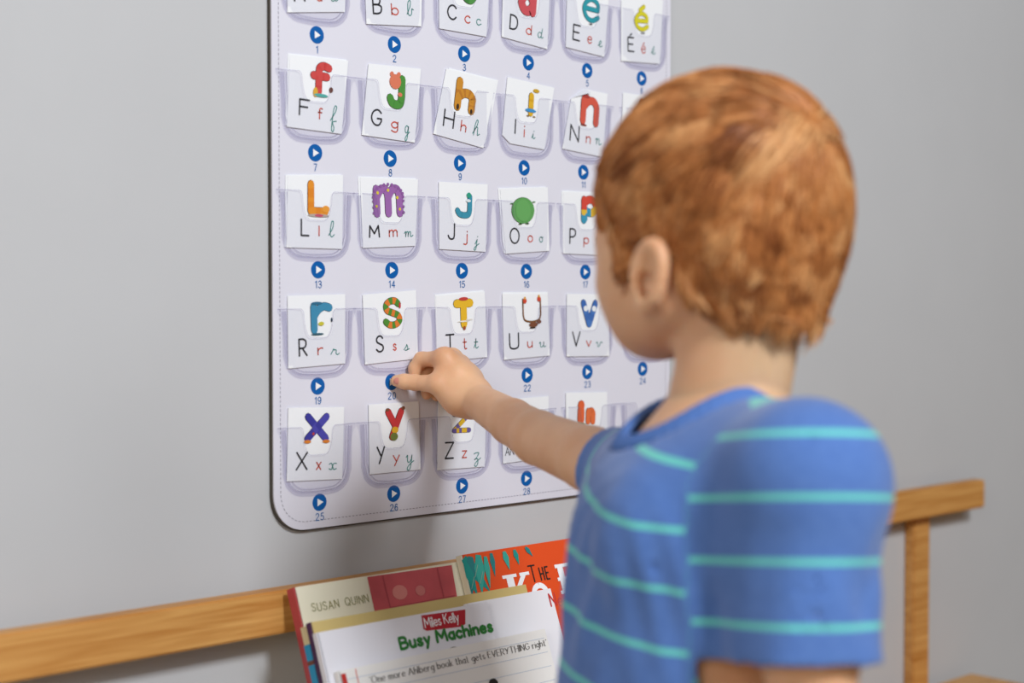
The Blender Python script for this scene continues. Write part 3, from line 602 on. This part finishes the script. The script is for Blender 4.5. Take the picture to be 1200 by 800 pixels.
def nets(f, lo, h):
    n = np.array(f.shape); ins = f < 0
    c = np.zeros(n - 1, np.int8)
    for i in (0, 1):
        for j in (0, 1):
            for k in (0, 1): c += ins[i:n[0] - 1 + i, j:n[1] - 1 + j, k:n[2] - 1 + k]
    act = (c > 0) & (c < 8); idx = np.argwhere(act); ids = np.full(n - 1, -1, np.int64); ids[act] = np.arange(len(idx))
    acc = np.zeros((len(idx), 3)); cnt = np.zeros(len(idx))
    cor = [(i, j, k) for i in (0, 1) for j in (0, 1) for k in (0, 1)]
    val = {q: f[idx[:, 0] + q[0], idx[:, 1] + q[1], idx[:, 2] + q[2]].astype(float) for q in cor}
    for q in cor:
        for d in range(3):
            if q[d]: continue
            q2 = tuple(q[e] + (e == d) for e in range(3)); a, b = val[q], val[q2]; m = (a < 0) != (b < 0)
            t = np.where(m, a / np.where(m, a - b, 1), 0); pt = np.tile(np.array(q, float), (len(idx), 1)); pt[:, d] += t
            acc[m] += pt[m]; cnt[m] += 1
    V = lo + h * (idx + acc / cnt[:, None]); quads = []
    for d in range(3):
        e1, e2 = (d + 1) % 3, (d + 2) % 3
        A = ins.take(range(n[d] - 1), d); B = ins.take(range(1, n[d]), d); m = A != B
        e = np.argwhere(m); e = e[(e[:, e1] > 0) & (e[:, e2] > 0) & (e[:, e1] < n[e1] - 1) & (e[:, e2] < n[e2] - 1)]
        fl = A[tuple(e.T)]
        def cid(o1, o2):
            q = e.copy(); q[:, e1] += o1; q[:, e2] += o2; return ids[tuple(q.T)]
        q = np.stack([cid(-1, -1), cid(0, -1), cid(0, 0), cid(-1, 0)], 1); q[~fl] = q[~fl][:, ::-1]; quads.append(q)
    Q = np.vstack(quads); Q = Q[(Q >= 0).all(1)]
    return V, Q
def relax(V, Q, it=2, lam=.5):
    for _ in range(it):
        s = np.zeros_like(V); c = np.zeros(len(V))
        for k in range(4):
            a, b = Q[:, k], Q[:, (k + 1) % 4]
            np.add.at(s, a, V[b]); np.add.at(s, b, V[a]); np.add.at(c, a, 1); np.add.at(c, b, 1)
        V = V + lam * (s / np.maximum(c, 1)[:, None] - V)
    return V
def arr_mesh(name, V, F):
    me = bpy.data.meshes.new(name); k = F.shape[1]
    me.vertices.add(len(V)); me.vertices.foreach_set('co', V.astype(np.float32).ravel())
    me.loops.add(F.size); me.loops.foreach_set('vertex_index', F.astype(np.int32).ravel())
    me.polygons.add(len(F)); me.polygons.foreach_set('loop_start', np.arange(0, F.size, k, dtype=np.int32))
    try: me.polygons.foreach_set('loop_total', np.full(len(F), k, np.int32))
    except Exception: pass
    me.polygons.foreach_set('use_smooth', np.ones(len(F), bool)); me.update(calc_edges=True); me.validate()
    return me
def chain(pts, rs, k): return [('c', np.array(pts[i]), np.array(pts[i + 1]), rs[i], rs[i + 1], k) for i in range(len(pts) - 1)]
def vnoise(Q, s, seed=0):              # smooth value noise, -1..1
    q = Q * s; i = np.floor(q).astype(np.int64); fr = q - i; fr = fr * fr * (3 - 2 * fr); r = 0
    for a in (0, 1):
        for b in (0, 1):
            for c in (0, 1):
                hsh = ((i[:, 0] + a) * 73856093 ^ (i[:, 1] + b) * 19349663 ^ (i[:, 2] + c) * 83492791 ^ seed * 2654435) & 0xffff
                hsh = (hsh * 40503 + 12345) & 0xffff
                wt = (fr[:, 0] if a else 1 - fr[:, 0]) * (fr[:, 1] if b else 1 - fr[:, 1]) * (fr[:, 2] if c else 1 - fr[:, 2]); r = r + wt * (hsh / 32768. - 1)
    return r

# ------------------------------------------------------------------ the child
def cdir(X, Z, U=0.0):
    v = RT * X + FW0 * Z + UP0 * U; return v / np.linalg.norm(v)
# head frame
phi = math.radians(47); hf0 = cdir(-math.cos(phi), math.sin(phi)); hl = cdir(-math.sin(phi), -math.cos(phi)); tilt = math.radians(-5)
hf = hf0 * math.cos(tilt) + UP0 * math.sin(tilt); hu = np.cross(hf, hl)
if hu[2] < 0: hu = -hu
HC = P(838, 243, 1.14)
def H(a, b, c): return HC + hf * a + hl * b + hu * c
HA = np.array([hf, hl, hu])
def E3(a, b, c, r, k): return ('e', H(a, b, c), HA, np.array(r), k)
skull = [E3(-.006, 0, .012, (.088, .0715, .074), .02), E3(-.045, 0, -.028, (.044, .055, .052), .03)]
head = skull + [E3(.034, 0, -.032, (.050, .054, .066), .03)]
for s in (-1, 1):
    head += [('c', H(.050, s * .034, -.052), H(.044, s * .038, -.040), .0245, .0225, .03),
             ('c', H(.004, s * .046, -.066), H(.057, s * .020, -.080), .016, .0165, .028),
             ('c', H(.066, s * .012, -.014), H(.056, s * .042, -.012), .009, .009, .02)]
head += [('c', H(.062, 0, -.079), H(.064, 0, -.082), .0155, .0145, .025),
         ('c', H(.080, 0, -.026), H(.092, 0, -.050), .006, .0085, .014),
         ('c', H(.086, .007, -.054), H(.086, -.007, -.054), .006, .006, .008),
         ('c', H(.074, .015, -.0705), H(.074, -.015, -.0705), .005, .005, .008), ('c', H(.083, .006, -.070), H(.083, -.006, -.070), .0045, .0045, .008),
         ('c', H(.081, .008, -.0785), H(.081, -.008, -.0785), .0055, .0055, .006)]
for s in (-1, 1): head += [('e', H(.079, s * .030, -.030), HA, np.array((.012, .014, .008)), -.012)]
# ears
for s in (-1, 1):
    eu = hu * .97 - hf * .22; eo = -hl * s * .12 - hf * .99; en = hl * s * .99 - hf * .12
    eb = H(.009, s * .0715, -.050)
    ring = []
    for k in range(13):
        a = math.radians(200 - k * 23); ring.append(eb + eo * (.0105 + .0115 * math.cos(a)) + eu * (.002 + .0200 * math.sin(a)) + en * (.0070 + .0010 * math.cos(a)))
    head += chain(ring, [.0036 + .0010 * math.sin(math.pi * k / 12) for k in range(13)], .004)
    head += [('c', eb + eo * .006 - eu * .0165 + en * .003, eb + eo * .007 - eu * .0205 + en * .003, .0066, .0060, .008)]
    head += [('e', eb + eo * .010 + en * .0035, np.array([eo / np.linalg.norm(eo), eu / np.linalg.norm(eu), np.cross(eo, eu) / np.linalg.norm(np.cross(eo, eu))]), np.array((.0125, .0195, .0040)), .004)]
    anti = [eb + eo * (.0110 + .005 * math.cos(math.radians(100 - k * 40))) + eu * (.003 + .0115 * math.sin(math.radians(100 - k * 40))) + en * .0060 for k in range(5)]
    head += chain(anti, [.0022] * 5, .004)
    head += [('c', eb + eo * .003 - eu * .004 + en * .003, eb + eo * .003 - eu * .007 + en * .004, .0028, .0028, .004)]
    head += [('e', eb + eo * .0080 - eu * .005 + en * .0075, HA, np.array((.0070, .0105, .0095)), -.002)]

# torso frame and joints
tphi = math.radians(-4); tf = cdir(-math.cos(tphi), math.sin(tphi)); tl_ = cdir(-math.sin(tphi), -math.cos(tphi)); TA = np.array([tf, tl_, UP0])
SL = P(946, 566, 1.005); SR = P(777, 572, 1.235)
TC = P(820, 612, 1.125)
def T(a, b, c): return TC + tf * a + tl_ * b + UP0 * c
zt = TC[2]                              # chest centre height
NB0 = T(-.012, 0, .040)                 # base of the neck
neck = [('c', H(-.034, 0, -.050), NB0, .0365, .041, .018), ('c', H(-.020, 0, -.06), NB0 + tf * .004, .030, .036, .016)]
trunk = [('e', T(0, 0, -.035), TA, np.array((.068, .098, .105)), .05), ('e', T(.006, 0, -.155), TA, np.array((.074, .094, .115)), .06),
         ('e', T(-.002, 0, -.27), TA, np.array((.076, .098, .095)), .06),
         ('c', SL, SR, .033, .033, .05), ('c', NB0, SL, .036, .032, .04), ('c', NB0, SR, .036, .032, .04)]
ELB = P(631, 513, 1.425); WR = P(554, 466, 1.560)
rarm = chain([SR, SR * .45 + ELB * .55, ELB, ELB * .62 + WR * .38, WR], [.034, .0268, .0236, .0208, .0160], .005)
EL = P(952, 905, .985) ; WL = EL + tf * .05 - UP0 * .135
larm = chain([SL, SL * .5 + EL * .5, EL, EL * .6 + WL * .4, WL], [.036, .030, .025, .024, .0165], .02)

# right hand: skeleton
dz = .008
def K(x, y, z, c=.0145):
    q = P(x, y, z + dz)
    return hit(x, y, (0, 1, 0), (0, -c, 0)) if q[1] > -c else q
mcp = [K(521, 420, 1.560), K(530, 419, 1.581), K(539, 426, 1.600), K(546, 437, 1.615)]
hand = []
for m, r in zip(mcp, (.0108, .0105, .010, .009)): hand += chain([WR, WR * .45 + m * .55, m], [.0130, .0115, r - .0012], .012)
hand += chain([WR, K(536, 466, 1.552), K(512, 450, 1.549)], [.013, .0125, .0095], .014)       # thumb side of the palm
hand += [('c', K(514, 447, 1.551), K(526, 425, 1.563), .006, .007, .010)]                      # web of the thumb
fing = [[mcp[0], K(494, 421, 1.578), K(486.5, 431, 1.590), K(485, 442, 1.590)],
        [mcp[1], K(505, 424, 1.602), K(497, 440, 1.609), K(500, 462, 1.600)],
        [mcp[2], K(517, 432, 1.618), K(508, 449, 1.622), K(511, 464, 1.611)],
        [mcp[3], K(528, 443, 1.628), K(520, 456, 1.629), K(523, 466, 1.618)]]
frs = [[.0088, .0070, .0060, .0052], [.0086, .0070, .0060, .0054], [.0082, .0066, .0058, .0052], [.0074, .0058, .0050, .0046]]
for p, r in zip(fing, frs): hand += chain(p, r, .0045)
tb = [K(512, 450, 1.549), K(486, 448, 1.562), K(464.5, 446, 1.60, .0125)]
hand += chain([tb[0], tb[0] * .5 + tb[1] * .5, tb[1], tb[1] * .45 + tb[2] * .55, tb[2]], [.0090, .0073, .0074, .0071, .0058], .004)
hand += [('c', mcp[0], mcp[3], .0082, .0076, .010)]

# left hand hanging by the side, slightly curled
fdn = (WL - EL) / np.linalg.norm(WL - EL); pal = cdir(0, 1); fr_ = tf
lhand = []
for i, o_f in enumerate((.018, .006, -.006, -.017)):
    m = WL + fdn * (.060 - .004 * abs(i - 1)) + fr_ * o_f; L = (.050, .055, .051, .041)[i]
    p1 = m + fdn * L * .45 + pal * .004; p2 = p1 + fdn * L * .28 + pal * .010; p3 = p2 + fdn * L * .2 + pal * .012
    lhand += chain([WL, m], [.013, .0095], .010) + chain([m, p1, p2, p3], [.0078, .0068, .006, .0052], .004)
t0 = WL + fdn * .018 + fr_ * .018; t1 = t0 + fdn * .026 + fr_ * .014 + pal * .006; t2 = t1 + fdn * .022 + fr_ * .002 + pal * .006
lhand += chain([WL + fdn * .01, t0, t1, t2], [.012, .010, .0072, .0056], .005)

# legs
FX = T(0, 0, 0); foot = []
legs = []
for s in (-1, 1):
    hp = T(0, s * .052, -.30); kn = np.array([*(hp + tf * .012)[:2], .285]); an = np.array([*(hp - tf * .004 + tl_ * s * .008)[:2], .055])
    legs += chain([hp, kn, an], [.062, .042, .027], .03)
    foot.append((an, s))
def meshof(prims, h, it=2, lo=None, hi=None, margin=.012):
    f, l, hh, ax = grid(prims, h, margin, lo, hi); V, Q = nets(f, l, hh); return relax(V, Q, it), Q
parts = [meshof(head + neck, .0020, 2), meshof(rarm + hand, .00125, 2), meshof(trunk + neck[:1] + legs + larm, .005, 2), meshof(larm[2:] + lhand, .0019, 2)]
Vs, Qs, base = [], [], 0
for V, Q in parts: Vs.append(V); Qs.append(Q + base); base += len(V)
V = np.vstack(Vs); Q = np.vstack(Qs)
ROOT = np.array([TC[0], TC[1], 0.0])
person = empty('person', tuple(ROOT), 'child with short ginger hair in blue striped t-shirt pressing a chart button', 'person')
sk = bpy.data.materials.new('skin'); sk.use_nodes = True; nt = sk.node_tree; b = nt.nodes['Principled BSDF']
tc = nt.nodes.new('ShaderNodeTexCoord'); n1 = nt.nodes.new('ShaderNodeTexNoise'); n1.inputs['Scale'].default_value = 22; n1.inputs['Detail'].default_value = 5
cr = nt.nodes.new('ShaderNodeValToRGB'); cr.color_ramp.elements[0].position = .3; cr.color_ramp.elements[1].position = .7
cr.color_ramp.elements[0].color = (*lin('d9a27a'), 1); cr.color_ramp.elements[1].color = (*lin('e7b78f'), 1)
nt.links.new(tc.outputs['Object'], n1.inputs['Vector']); nt.links.new(n1.outputs['Fac'], cr.inputs[0]); nt.links.new(cr.outputs[0], b.inputs['Base Color'])
b.inputs['Roughness'].default_value = .5; b.inputs['Subsurface Weight'].default_value = .22; b.inputs['Subsurface Radius'].default_value = (1, .35, .2); b.inputs['Subsurface Scale'].default_value = .006
n2 = nt.nodes.new('ShaderNodeTexNoise'); n2.inputs['Scale'].default_value = 420; bp = nt.nodes.new('ShaderNodeBump'); bp.inputs['Strength'].default_value = .12; bp.inputs['Distance'].default_value = .001
nt.links.new(tc.outputs['Object'], n2.inputs['Vector']); nt.links.new(n2.outputs['Fac'], bp.inputs['Height']); nt.links.new(bp.outputs['Normal'], b.inputs['Normal'])
link('body', arr_mesh('body', V - 0, Q), person, [sk])

def ball(name, c, r, m, parent, ax=None):
    bm = bmesh.new(); bmesh.ops.create_uvsphere(bm, u_segments=16, v_segments=10, radius=1)
    for v in bm.verts: v.co = Vector(np.array(c) + (ax.T @ (np.array(v.co) * np.array(r)) if ax is not None else np.array(v.co) * r))
    me = bpy.data.meshes.new(name); bm.to_mesh(me); bm.free(); me.polygons.foreach_set('use_smooth', [True] * len(me.polygons))
    return link(name, me, parent, [m])
for s in (-1, 1):
    ec = H(.0635, s * .030, -.030)
    e = ball('eye', ec, (.0118,) * 3, mat('eef0ee', .2), person); ball('iris', ec + hf * .0088, (.0036, .0052, .0052), mat('4a6a80', .2), e, HA)
    # lashes and brow
    f_ = []; 
    pts = [H(.074 - .012 * (k / 6 - .5) ** 2 * 4 * .4, s * (.030 + (k / 6 - .5) * .024), -.024 - .004 * (k / 6 - .5) ** 2 * 4) for k in range(7)]
    vs = [p for p in pts] + [p + hf * .006 + hu * .001 for p in pts] + [p - hu * .0012 for p in pts]
    pyd('eyelashes', vs, [[k, k + 1, 8 + k, 7 + k] for k in range(6)] + [[k + 1, k, 14 + k, 15 + k] for k in range(6)], mat('6a3a20', .6), person)
    pts = [H(.082 - .020 * (k / 6) ** 2, s * (.012 + k / 6 * .036), -.008 + .004 * math.sin(k / 6 * 3)) for k in range(7)]
    Vb, Qb = meshof(chain(pts, [.0022, .0026, .0026, .0025, .0022, .0018, .0012], .002), .0009, 1, margin=.004)
    link('eyebrow', arr_mesh('eyebrow', Vb, Qb), person, [mat('a5673a', .7)])
# thumb nail
nl = tb[2] * .80 + tb[1] * .20; td = (tb[2] - tb[1]) / np.linalg.norm(tb[2] - tb[1]); tocam = -FW; tocam = tocam - td * tocam.dot(td); tocam /= np.linalg.norm(tocam); ts = np.cross(td, tocam)
ball('thumbnail', nl + tocam * .0050, (.0052, .0038, .0024), mat('cf8a7a', .3), person, np.array([td, ts, tocam]))

# ---- hair
hm = bpy.data.materials.new('ginger_hair'); hm.use_nodes = True; nt = hm.node_tree; b = nt.nodes['Principled BSDF']
at = nt.nodes.new('ShaderNodeAttribute'); at.attribute_name = 'tone'; cr = nt.nodes.new('ShaderNodeValToRGB')
cr.color_ramp.elements[0].color = (*lin('844a25'), 1); cr.color_ramp.elements[1].color = (*lin('ecb67c'), 1)
e_ = cr.color_ramp.elements.new(.5); e_.color = (*lin('c47f46'), 1)
nt.links.new(at.outputs['Fac'], cr.inputs[0]); nt.links.new(cr.outputs[0], b.inputs['Base Color']); b.inputs['Roughness'].default_value = .42; b.inputs['Specular IOR Level'].default_value = .35
hskull = [E3(-.006, 0, .013, (.0935, .0765, .0805), .02), E3(-.046, 0, -.028, (.047, .0575, .055), .03), ('c', H(-.030, 0, -.045), H(-.034, 0, -.098), .043, .0405, .03), E3(.034, 0, -.032, (.0525, .0570, .0685), .03)] + [('c', H(.004, s * .046, -.066), H(.030, s * .044, -.055), .0195, .0215, .028) for s in (-1, 1)]
def hairline(a):                       # lowest hair height along the head, front to nape
    return np.interp(a, [-.12, -.060, -.040, -.026, -.018, -.008, .015, .021, .032, .036, .058, .070, .1], [-.086, -.085, -.083, -.074, -.052, -.026, -.026, -.050, -.045, -.018, .018, .038, .044])
lo = HC - .13; hi = HC + .13
f, l, hh, ax = grid(hskull, .0026, .02, lo, hi)
GX, GY, GZ = np.meshgrid(*ax, indexing='ij'); rel = np.stack([GX - HC[0], GY - HC[1], GZ - HC[2]], -1)
la, lb, lc = rel @ hf, rel @ hl, rel @ hu
jag = vnoise(np.stack([la, lb, lc], -1).reshape(-1, 3), 130).reshape(la.shape) * .003
f = np.maximum(f, (hairline(la) - lc + jag) * .8)
f = np.maximum(f, -(f + .012) * 1.0) if False else f
Vh, Qh = nets(f, l, hh); Vh = relax(Vh, Qh, 3)
cap = link('hair', arr_mesh('hair', Vh, Qh), person, [hm])
ta = cap.data.attributes.new('tone', 'FLOAT', 'POINT'); ta.data.foreach_set('value', (0.30 + .12 * vnoise(Vh, 120, 3)).astype(np.float32))
# strands combed from the crown
NS = 15000
tri_a = Vh[Qh[:, 0]]; dA = np.cross(Vh[Qh[:, 2]] - tri_a, Vh[Qh[:, 3]] - Vh[Qh[:, 1]]); ar = np.linalg.norm(dA, axis=1) + 1e-12; nr = dA / ar[:, None]
cen = Vh[Qh].mean(1); outw = np.einsum('ij,ij->i', nr, cen - HC); keep = (np.abs(evalf(hskull, cen)) < .004)
pr = np.where(keep, ar, 0); pr /= pr.sum()
pick = RNG.choice(len(Qh), NS, p=pr); root = cen[pick] + RNG.normal(0, .0012, (NS, 3)); nrm = nr[pick] * np.sign(outw[pick])[:, None]
ctrs = cen[RNG.choice(len(Qh), 380, p=pr)]
near = np.empty(NS, int)
for i in range(0, NS, 1000): near[i:i + 1000] = ((root[i:i + 1000, None] - ctrs[None]) ** 2).sum(-1).argmin(1)
whorl = H(-.055, .008, .070); fl_dir = root - whorl
rl_ = root - HC; a_, b_, c_ = rl_ @ hf, rl_ @ hl, rl_ @ hu
fl_dir = fl_dir + hf * (.02 + .05 * np.clip(c_ / .06, 0, 1))[:, None] - hu * (.03 * np.clip(1 - c_ / .06, 0, 1))[:, None] + hl * .012
cj = RNG.normal(0, .45, (380, 3)); fl_dir = fl_dir / np.linalg.norm(fl_dir, axis=1)[:, None] + cj[near] * .28 + RNG.normal(0, .12, (NS, 3))
fl_dir -= nrm * np.einsum('ij,ij->i', fl_dir, nrm)[:, None]; fl_dir /= np.linalg.norm(fl_dir, axis=1)[:, None]
top = np.clip((c_ + .01) / .06, 0, 1)
clen = RNG.uniform(.8, 1.25, 380); Ls = (.016 + .026 * top) * np.clip(1.9 - a_ / .05, .35, 1) * clen[near] * RNG.uniform(.75, 1.1, NS)
clift = RNG.uniform(.0003, .0034, 380); lift = clift[near] * (.4 + .8 * top) * np.clip(1.6 - a_ / .05, .15, 1) + RNG.uniform(0, .0012, NS)
ctip = ctrs + 0
SEG = 5; pts = []
ctd = np.zeros((380, 3)); np.add.at(ctd, near, fl_dir); ctd /= np.maximum(np.linalg.norm(ctd, axis=1), 1e-9)[:, None]
for k in range(SEG + 1):
    s = k / SEG; q = root + fl_dir * (Ls * s)[:, None]
    tip = ctrs[near] + ctd[near] * (Ls * s)[:, None]; q = q + (tip - q) * (.45 * s * s)
    d = evalf(hskull, q); tgt = -.001 + lift * math.sin(s * 2.4)
    q = q + nrm * (tgt - d)[:, None]; pts.append(q)
pts = np.array(pts)                    # SEG+1, NS, 3
side = np.cross(fl_dir, nrm); R = .0007 * RNG.uniform(.7, 1.5, NS)
ring_v = []
for k in range(SEG + 1):
    rr_ = (R * (1 - .75 * (k / SEG) ** 1.5))[:, None]
    for j in range(3):
        a = j * 2 * math.pi / 3; ring_v.append(pts[k] + side * rr_ * math.cos(a) * 1.6 + nrm * rr_ * math.sin(a))
SV = np.stack(ring_v, 1).reshape(-1, 3); per = (SEG + 1) * 3; Fq = []
for k in range(SEG):
    for j in range(3): Fq.append([k * 3 + j, k * 3 + (j + 1) % 3, (k + 1) * 3 + (j + 1) % 3, (k + 1) * 3 + j])
Fq = np.array(Fq); FS = (Fq[None] + (np.arange(NS) * per)[:, None, None]).reshape(-1, 4)
st_o = link('hair_strands', arr_mesh('hair_strands', SV, FS), person, [hm]); st_o['kind'] = 'stuff'
ctone = np.clip(RNG.normal(.5, .22, 380), 0, 1); tone = np.clip(ctone[near] + RNG.normal(0, .16, NS), 0, 1)
ta = st_o.data.attributes.new('tone', 'FLOAT', 'POINT'); ta.data.foreach_set('value', np.repeat(tone, per).astype(np.float32))

# ---- t-shirt
HEML = SL + (EL - SL) * .625; HEMR = SR + (ELB - SR) * .37
shirt = [('e', T(0, 0, -.040), TA, np.array((.078, .105, .11)), .05), ('e', T(.010, 0, -.165), TA, np.array((.087, .102, .13)), .06),
         ('e', T(.006, 0, -.31), TA, np.array((.094, .112, .14)), .06), ('c', SL, SR, .037, .037, .05), ('c', T(.034, .055, .006), T(.034, -.060, .006), .034, .034, .04), ('c', NB0, SL, .037, .037, .04), ('c', NB0, SR, .037, .036, .04)]
dl = (EL - SL) / np.linalg.norm(EL - SL); dr = (ELB - SR) / np.linalg.norm(ELB - SR)
slv = [('c', SL, HEML + dl * .03, .038, .043, .022), ('c', SR, HEMR + dr * .03, .036, .0285, .03)]
lo = np.array([TC[0] - .24, TC[1] - .24, zt - .34]); hi = np.array([TC[0] + .24, TC[1] + .24, zt + .11])
f, l, hh, ax = grid(shirt + slv, .0027, .05, lo, hi)
GX, GY, GZ = [g.astype(np.float32) for g in np.meshgrid(*ax, indexing='ij')]
rel = np.stack([GX - TC[0], GY - TC[1], GZ - TC[2]], -1).astype(np.float32); ta_, tb_, tc_ = rel @ tf.astype(np.float32), rel @ tl_.astype(np.float32), rel[..., 2]
band = np.abs(f) < .03
def field_noise():
    idx = np.argwhere(band); q = np.stack([ta_[band], tb_[band], tc_[band]], -1).astype(float)
    skew = np.stack([q[:, 0] * 1.0 + q[:, 2] * .45, q[:, 1] + q[:, 2] * .1, q[:, 2] * .30], -1)
    n = vnoise(skew, 24, 5) * .0070 + vnoise(skew, 52, 9) * .0024
    dgl = q[:, 0] * .8 - q[:, 2] * .6 + q[:, 1] * .3
    n += .0013 * np.sin(dgl * 110 + 9 * vnoise(q, 14, 3)) * np.clip((q[:, 2] + .12) / .1, 0, 1)
    n *= np.clip((.035 - q[:, 2]) / .05, .12, 1); out = np.zeros_like(f); out[band] = n; return out
f = f + field_noise()
shell = np.abs(f - .002) - .0023
# openings
axis = hu * .55 + UP0 * .45 - tf * 0; axis /= np.linalg.norm(axis)
CB = NB0 + tf * .012
cyl = d_cone(GX, GY, GZ, CB - axis * .06 , CB + axis * .12, .0565, .064)
shell = np.maximum(shell, -cyl)
for hem, d_ in ((HEML, dl), (HEMR, dr)):
    t_ = (GX - hem[0]) * d_[0] + (GY - hem[1]) * d_[1] + (GZ - hem[2]) * d_[2]
    q2 = np.sqrt(np.maximum((GX - hem[0]) ** 2 + (GY - hem[1]) ** 2 + (GZ - hem[2]) ** 2 - t_ ** 2, 0))
    shell = np.maximum(shell, -np.maximum(-t_, q2 - .072))
shell = np.maximum(shell, (lo[2] + .012) - GZ)
Vt, Qt = nets(shell, l, hh); Vt = relax(Vt, Qt, 2)
tm = bpy.data.materials.new('striped_jersey'); tm.use_nodes = True; nt = tm.node_tree; b = nt.nodes['Principled BSDF']
at = nt.nodes.new('ShaderNodeAttribute'); at.attribute_name = 'stripe'
md = nt.nodes.new('ShaderNodeMath'); md.operation = 'PINGPONG'; md.inputs[1].default_value = .5
nt.links.new(at.outputs['Fac'], md.inputs[0])
mr = nt.nodes.new('ShaderNodeMapRange'); mr.inputs['From Min'].default_value = .058; mr.inputs['From Max'].default_value = .042
nt.links.new(md.outputs[0], mr.inputs['Value'])
tc = nt.nodes.new('ShaderNodeTexCoord'); n1 = nt.nodes.new('ShaderNodeTexNoise'); n1.inputs['Scale'].default_value = 160; n1.inputs['Detail'].default_value = 3
nt.links.new(tc.outputs['Object'], n1.inputs['Vector'])
c0 = nt.nodes.new('ShaderNodeMix'); c0.data_type = 'RGBA'; c0.inputs[6].default_value = (*lin('4a6db0'), 1); c0.inputs[7].default_value = (*lin('5c80c0'), 1)
nt.links.new(n1.outputs['Fac'], c0.inputs[0])
mx = nt.nodes.new('ShaderNodeMix'); mx.data_type = 'RGBA'; mx.inputs[7].default_value = (*lin('6cd0c4'), 1)
nt.links.new(c0.outputs[2], mx.inputs[6]); nt.links.new(mr.outputs[0], mx.inputs[0]); nt.links.new(mx.outputs[2], b.inputs['Base Color'])
b.inputs['Roughness'].default_value = .85; b.inputs['Specular IOR Level'].default_value = .15; b.inputs['Sheen Weight'].default_value = .25
bp = nt.nodes.new('ShaderNodeBump'); bp.inputs['Strength'].default_value = .15; bp.inputs['Distance'].default_value = .001
nt.links.new(n1.outputs['Fac'], bp.inputs['Height']); nt.links.new(bp.outputs['Normal'], b.inputs['Normal'])
ts = link('t_shirt', arr_mesh('t_shirt', Vt, Qt), person, [tm]); ts['label'] = 'blue jersey t-shirt with thin teal stripes'
PER = .0385
def torso_s(Qp):
    r = Qp - TC; lat = r @ tl_; return r[:, 2] + .13 * lat
def leftw(Qp):
    r = Qp - SL; t = r @ dl; return -t, np.sqrt(np.maximum((r ** 2).sum(1) - t * t, 0)), t
s_t = torso_s(Vt) - torso_s(P(660, 708, 1.11)[None])[0]
sl_v, dax, tt = leftw(Vt); s_l = sl_v - leftw(P(830, 658, .96)[None])[0][0]
seam = ((Vt - TC) @ tl_) > .098
rr_r = Vt - SR; tr_ = rr_r @ dr; s_r = -tr_ + .012
seamr = (((Vt - TC) @ tl_) < -.100) & (tr_ > 0.0)
sv = np.where(seam & (dax < .075), s_l, np.where(seamr, s_r, s_t)) / PER
a_t = ts.data.attributes.new('stripe', 'FLOAT', 'POINT'); a_t.data.foreach_set('value', (sv + 40).astype(np.float32))
# ribbed collar band around the opening
v1 = np.cross(axis, tl_); v1 /= np.linalg.norm(v1); v2 = np.cross(axis, v1); ringp = []
for k in range(48):
    a = 2 * math.pi * k / 48; best = None
    for s in np.linspace(.10, -.08, 120):
        q = CB + axis * s + (v1 * math.cos(a) + v2 * math.sin(a)) * (.0585 + .055 * (s + .0) * 0)
        if evalf(shirt + slv, q[None])[0] < .003: best = q; break
    if best is not None: ringp.append(best)
ringp = np.array(ringp)
for _ in range(4): ringp = .5 * ringp + .25 * (np.roll(ringp, 1, 0) + np.roll(ringp, -1, 0))
inner = ringp + axis * .006 - (ringp - CB - ((ringp - CB) @ axis)[:, None] * axis) * .10
cprims = []
for k in range(len(ringp)):
    j = (k + 1) % len(ringp); cprims += [('c', ringp[k], ringp[j], .0030, .0030, .003), ('c', inner[k], inner[j], .0028, .0028, .003), ('c', (ringp[k] + inner[k]) / 2, (ringp[j] + inner[j]) / 2, .0028, .0028, .003)]
Vc, Qc = meshof(cprims, .0017, 2, margin=.006)
link('collar', arr_mesh('collar', Vc, Qc), person, [mat('5578b9', .85, .15, key='collar', noise=(160, .06, .2))])

# ---- trousers and shoes (below the picture)
trs = [('e', T(-.002, 0, -.28), TA, np.array((.084, .106, .09)), .05)] + [(p[0], p[1], p[2] if i % 2 == 0 else p[2] + np.array([0, 0, .03]), p[3] + .010, p[4] + .020, p[5]) for i, p in enumerate(legs)]
Vp, Qp = meshof(trs, .006, 2); link('trousers', arr_mesh('trousers', Vp, Qp), person, [mat('34405c', .85, .15, key='denim', noise=(120, .15, .2))])
for an, s in foot:
    a0 = np.array([an[0], an[1], .034]); sh = [('c', a0 - tf * .028, a0 + tf * .055, .030, .030, .02), ('c', a0 + tf * .055 - UP0 * .004, a0 + tf * .092 - UP0 * .008, .031, .026, .02), ('c', a0, a0 + UP0 * .035, .030, .031, .02)]
    f, l, hh, ax = grid(sh, .004, .012); f = np.maximum(f, (.0 - ax[2])[None, None, :]); Vv, Qv = nets(f, l, hh); Vv = relax(Vv, Qv, 1); Vv[:, 2] = np.maximum(Vv[:, 2], 0.0)
    link('shoe', arr_mesh('shoe', Vv, Qv), person, [mat('a8a49c', .6, key='shoe')])
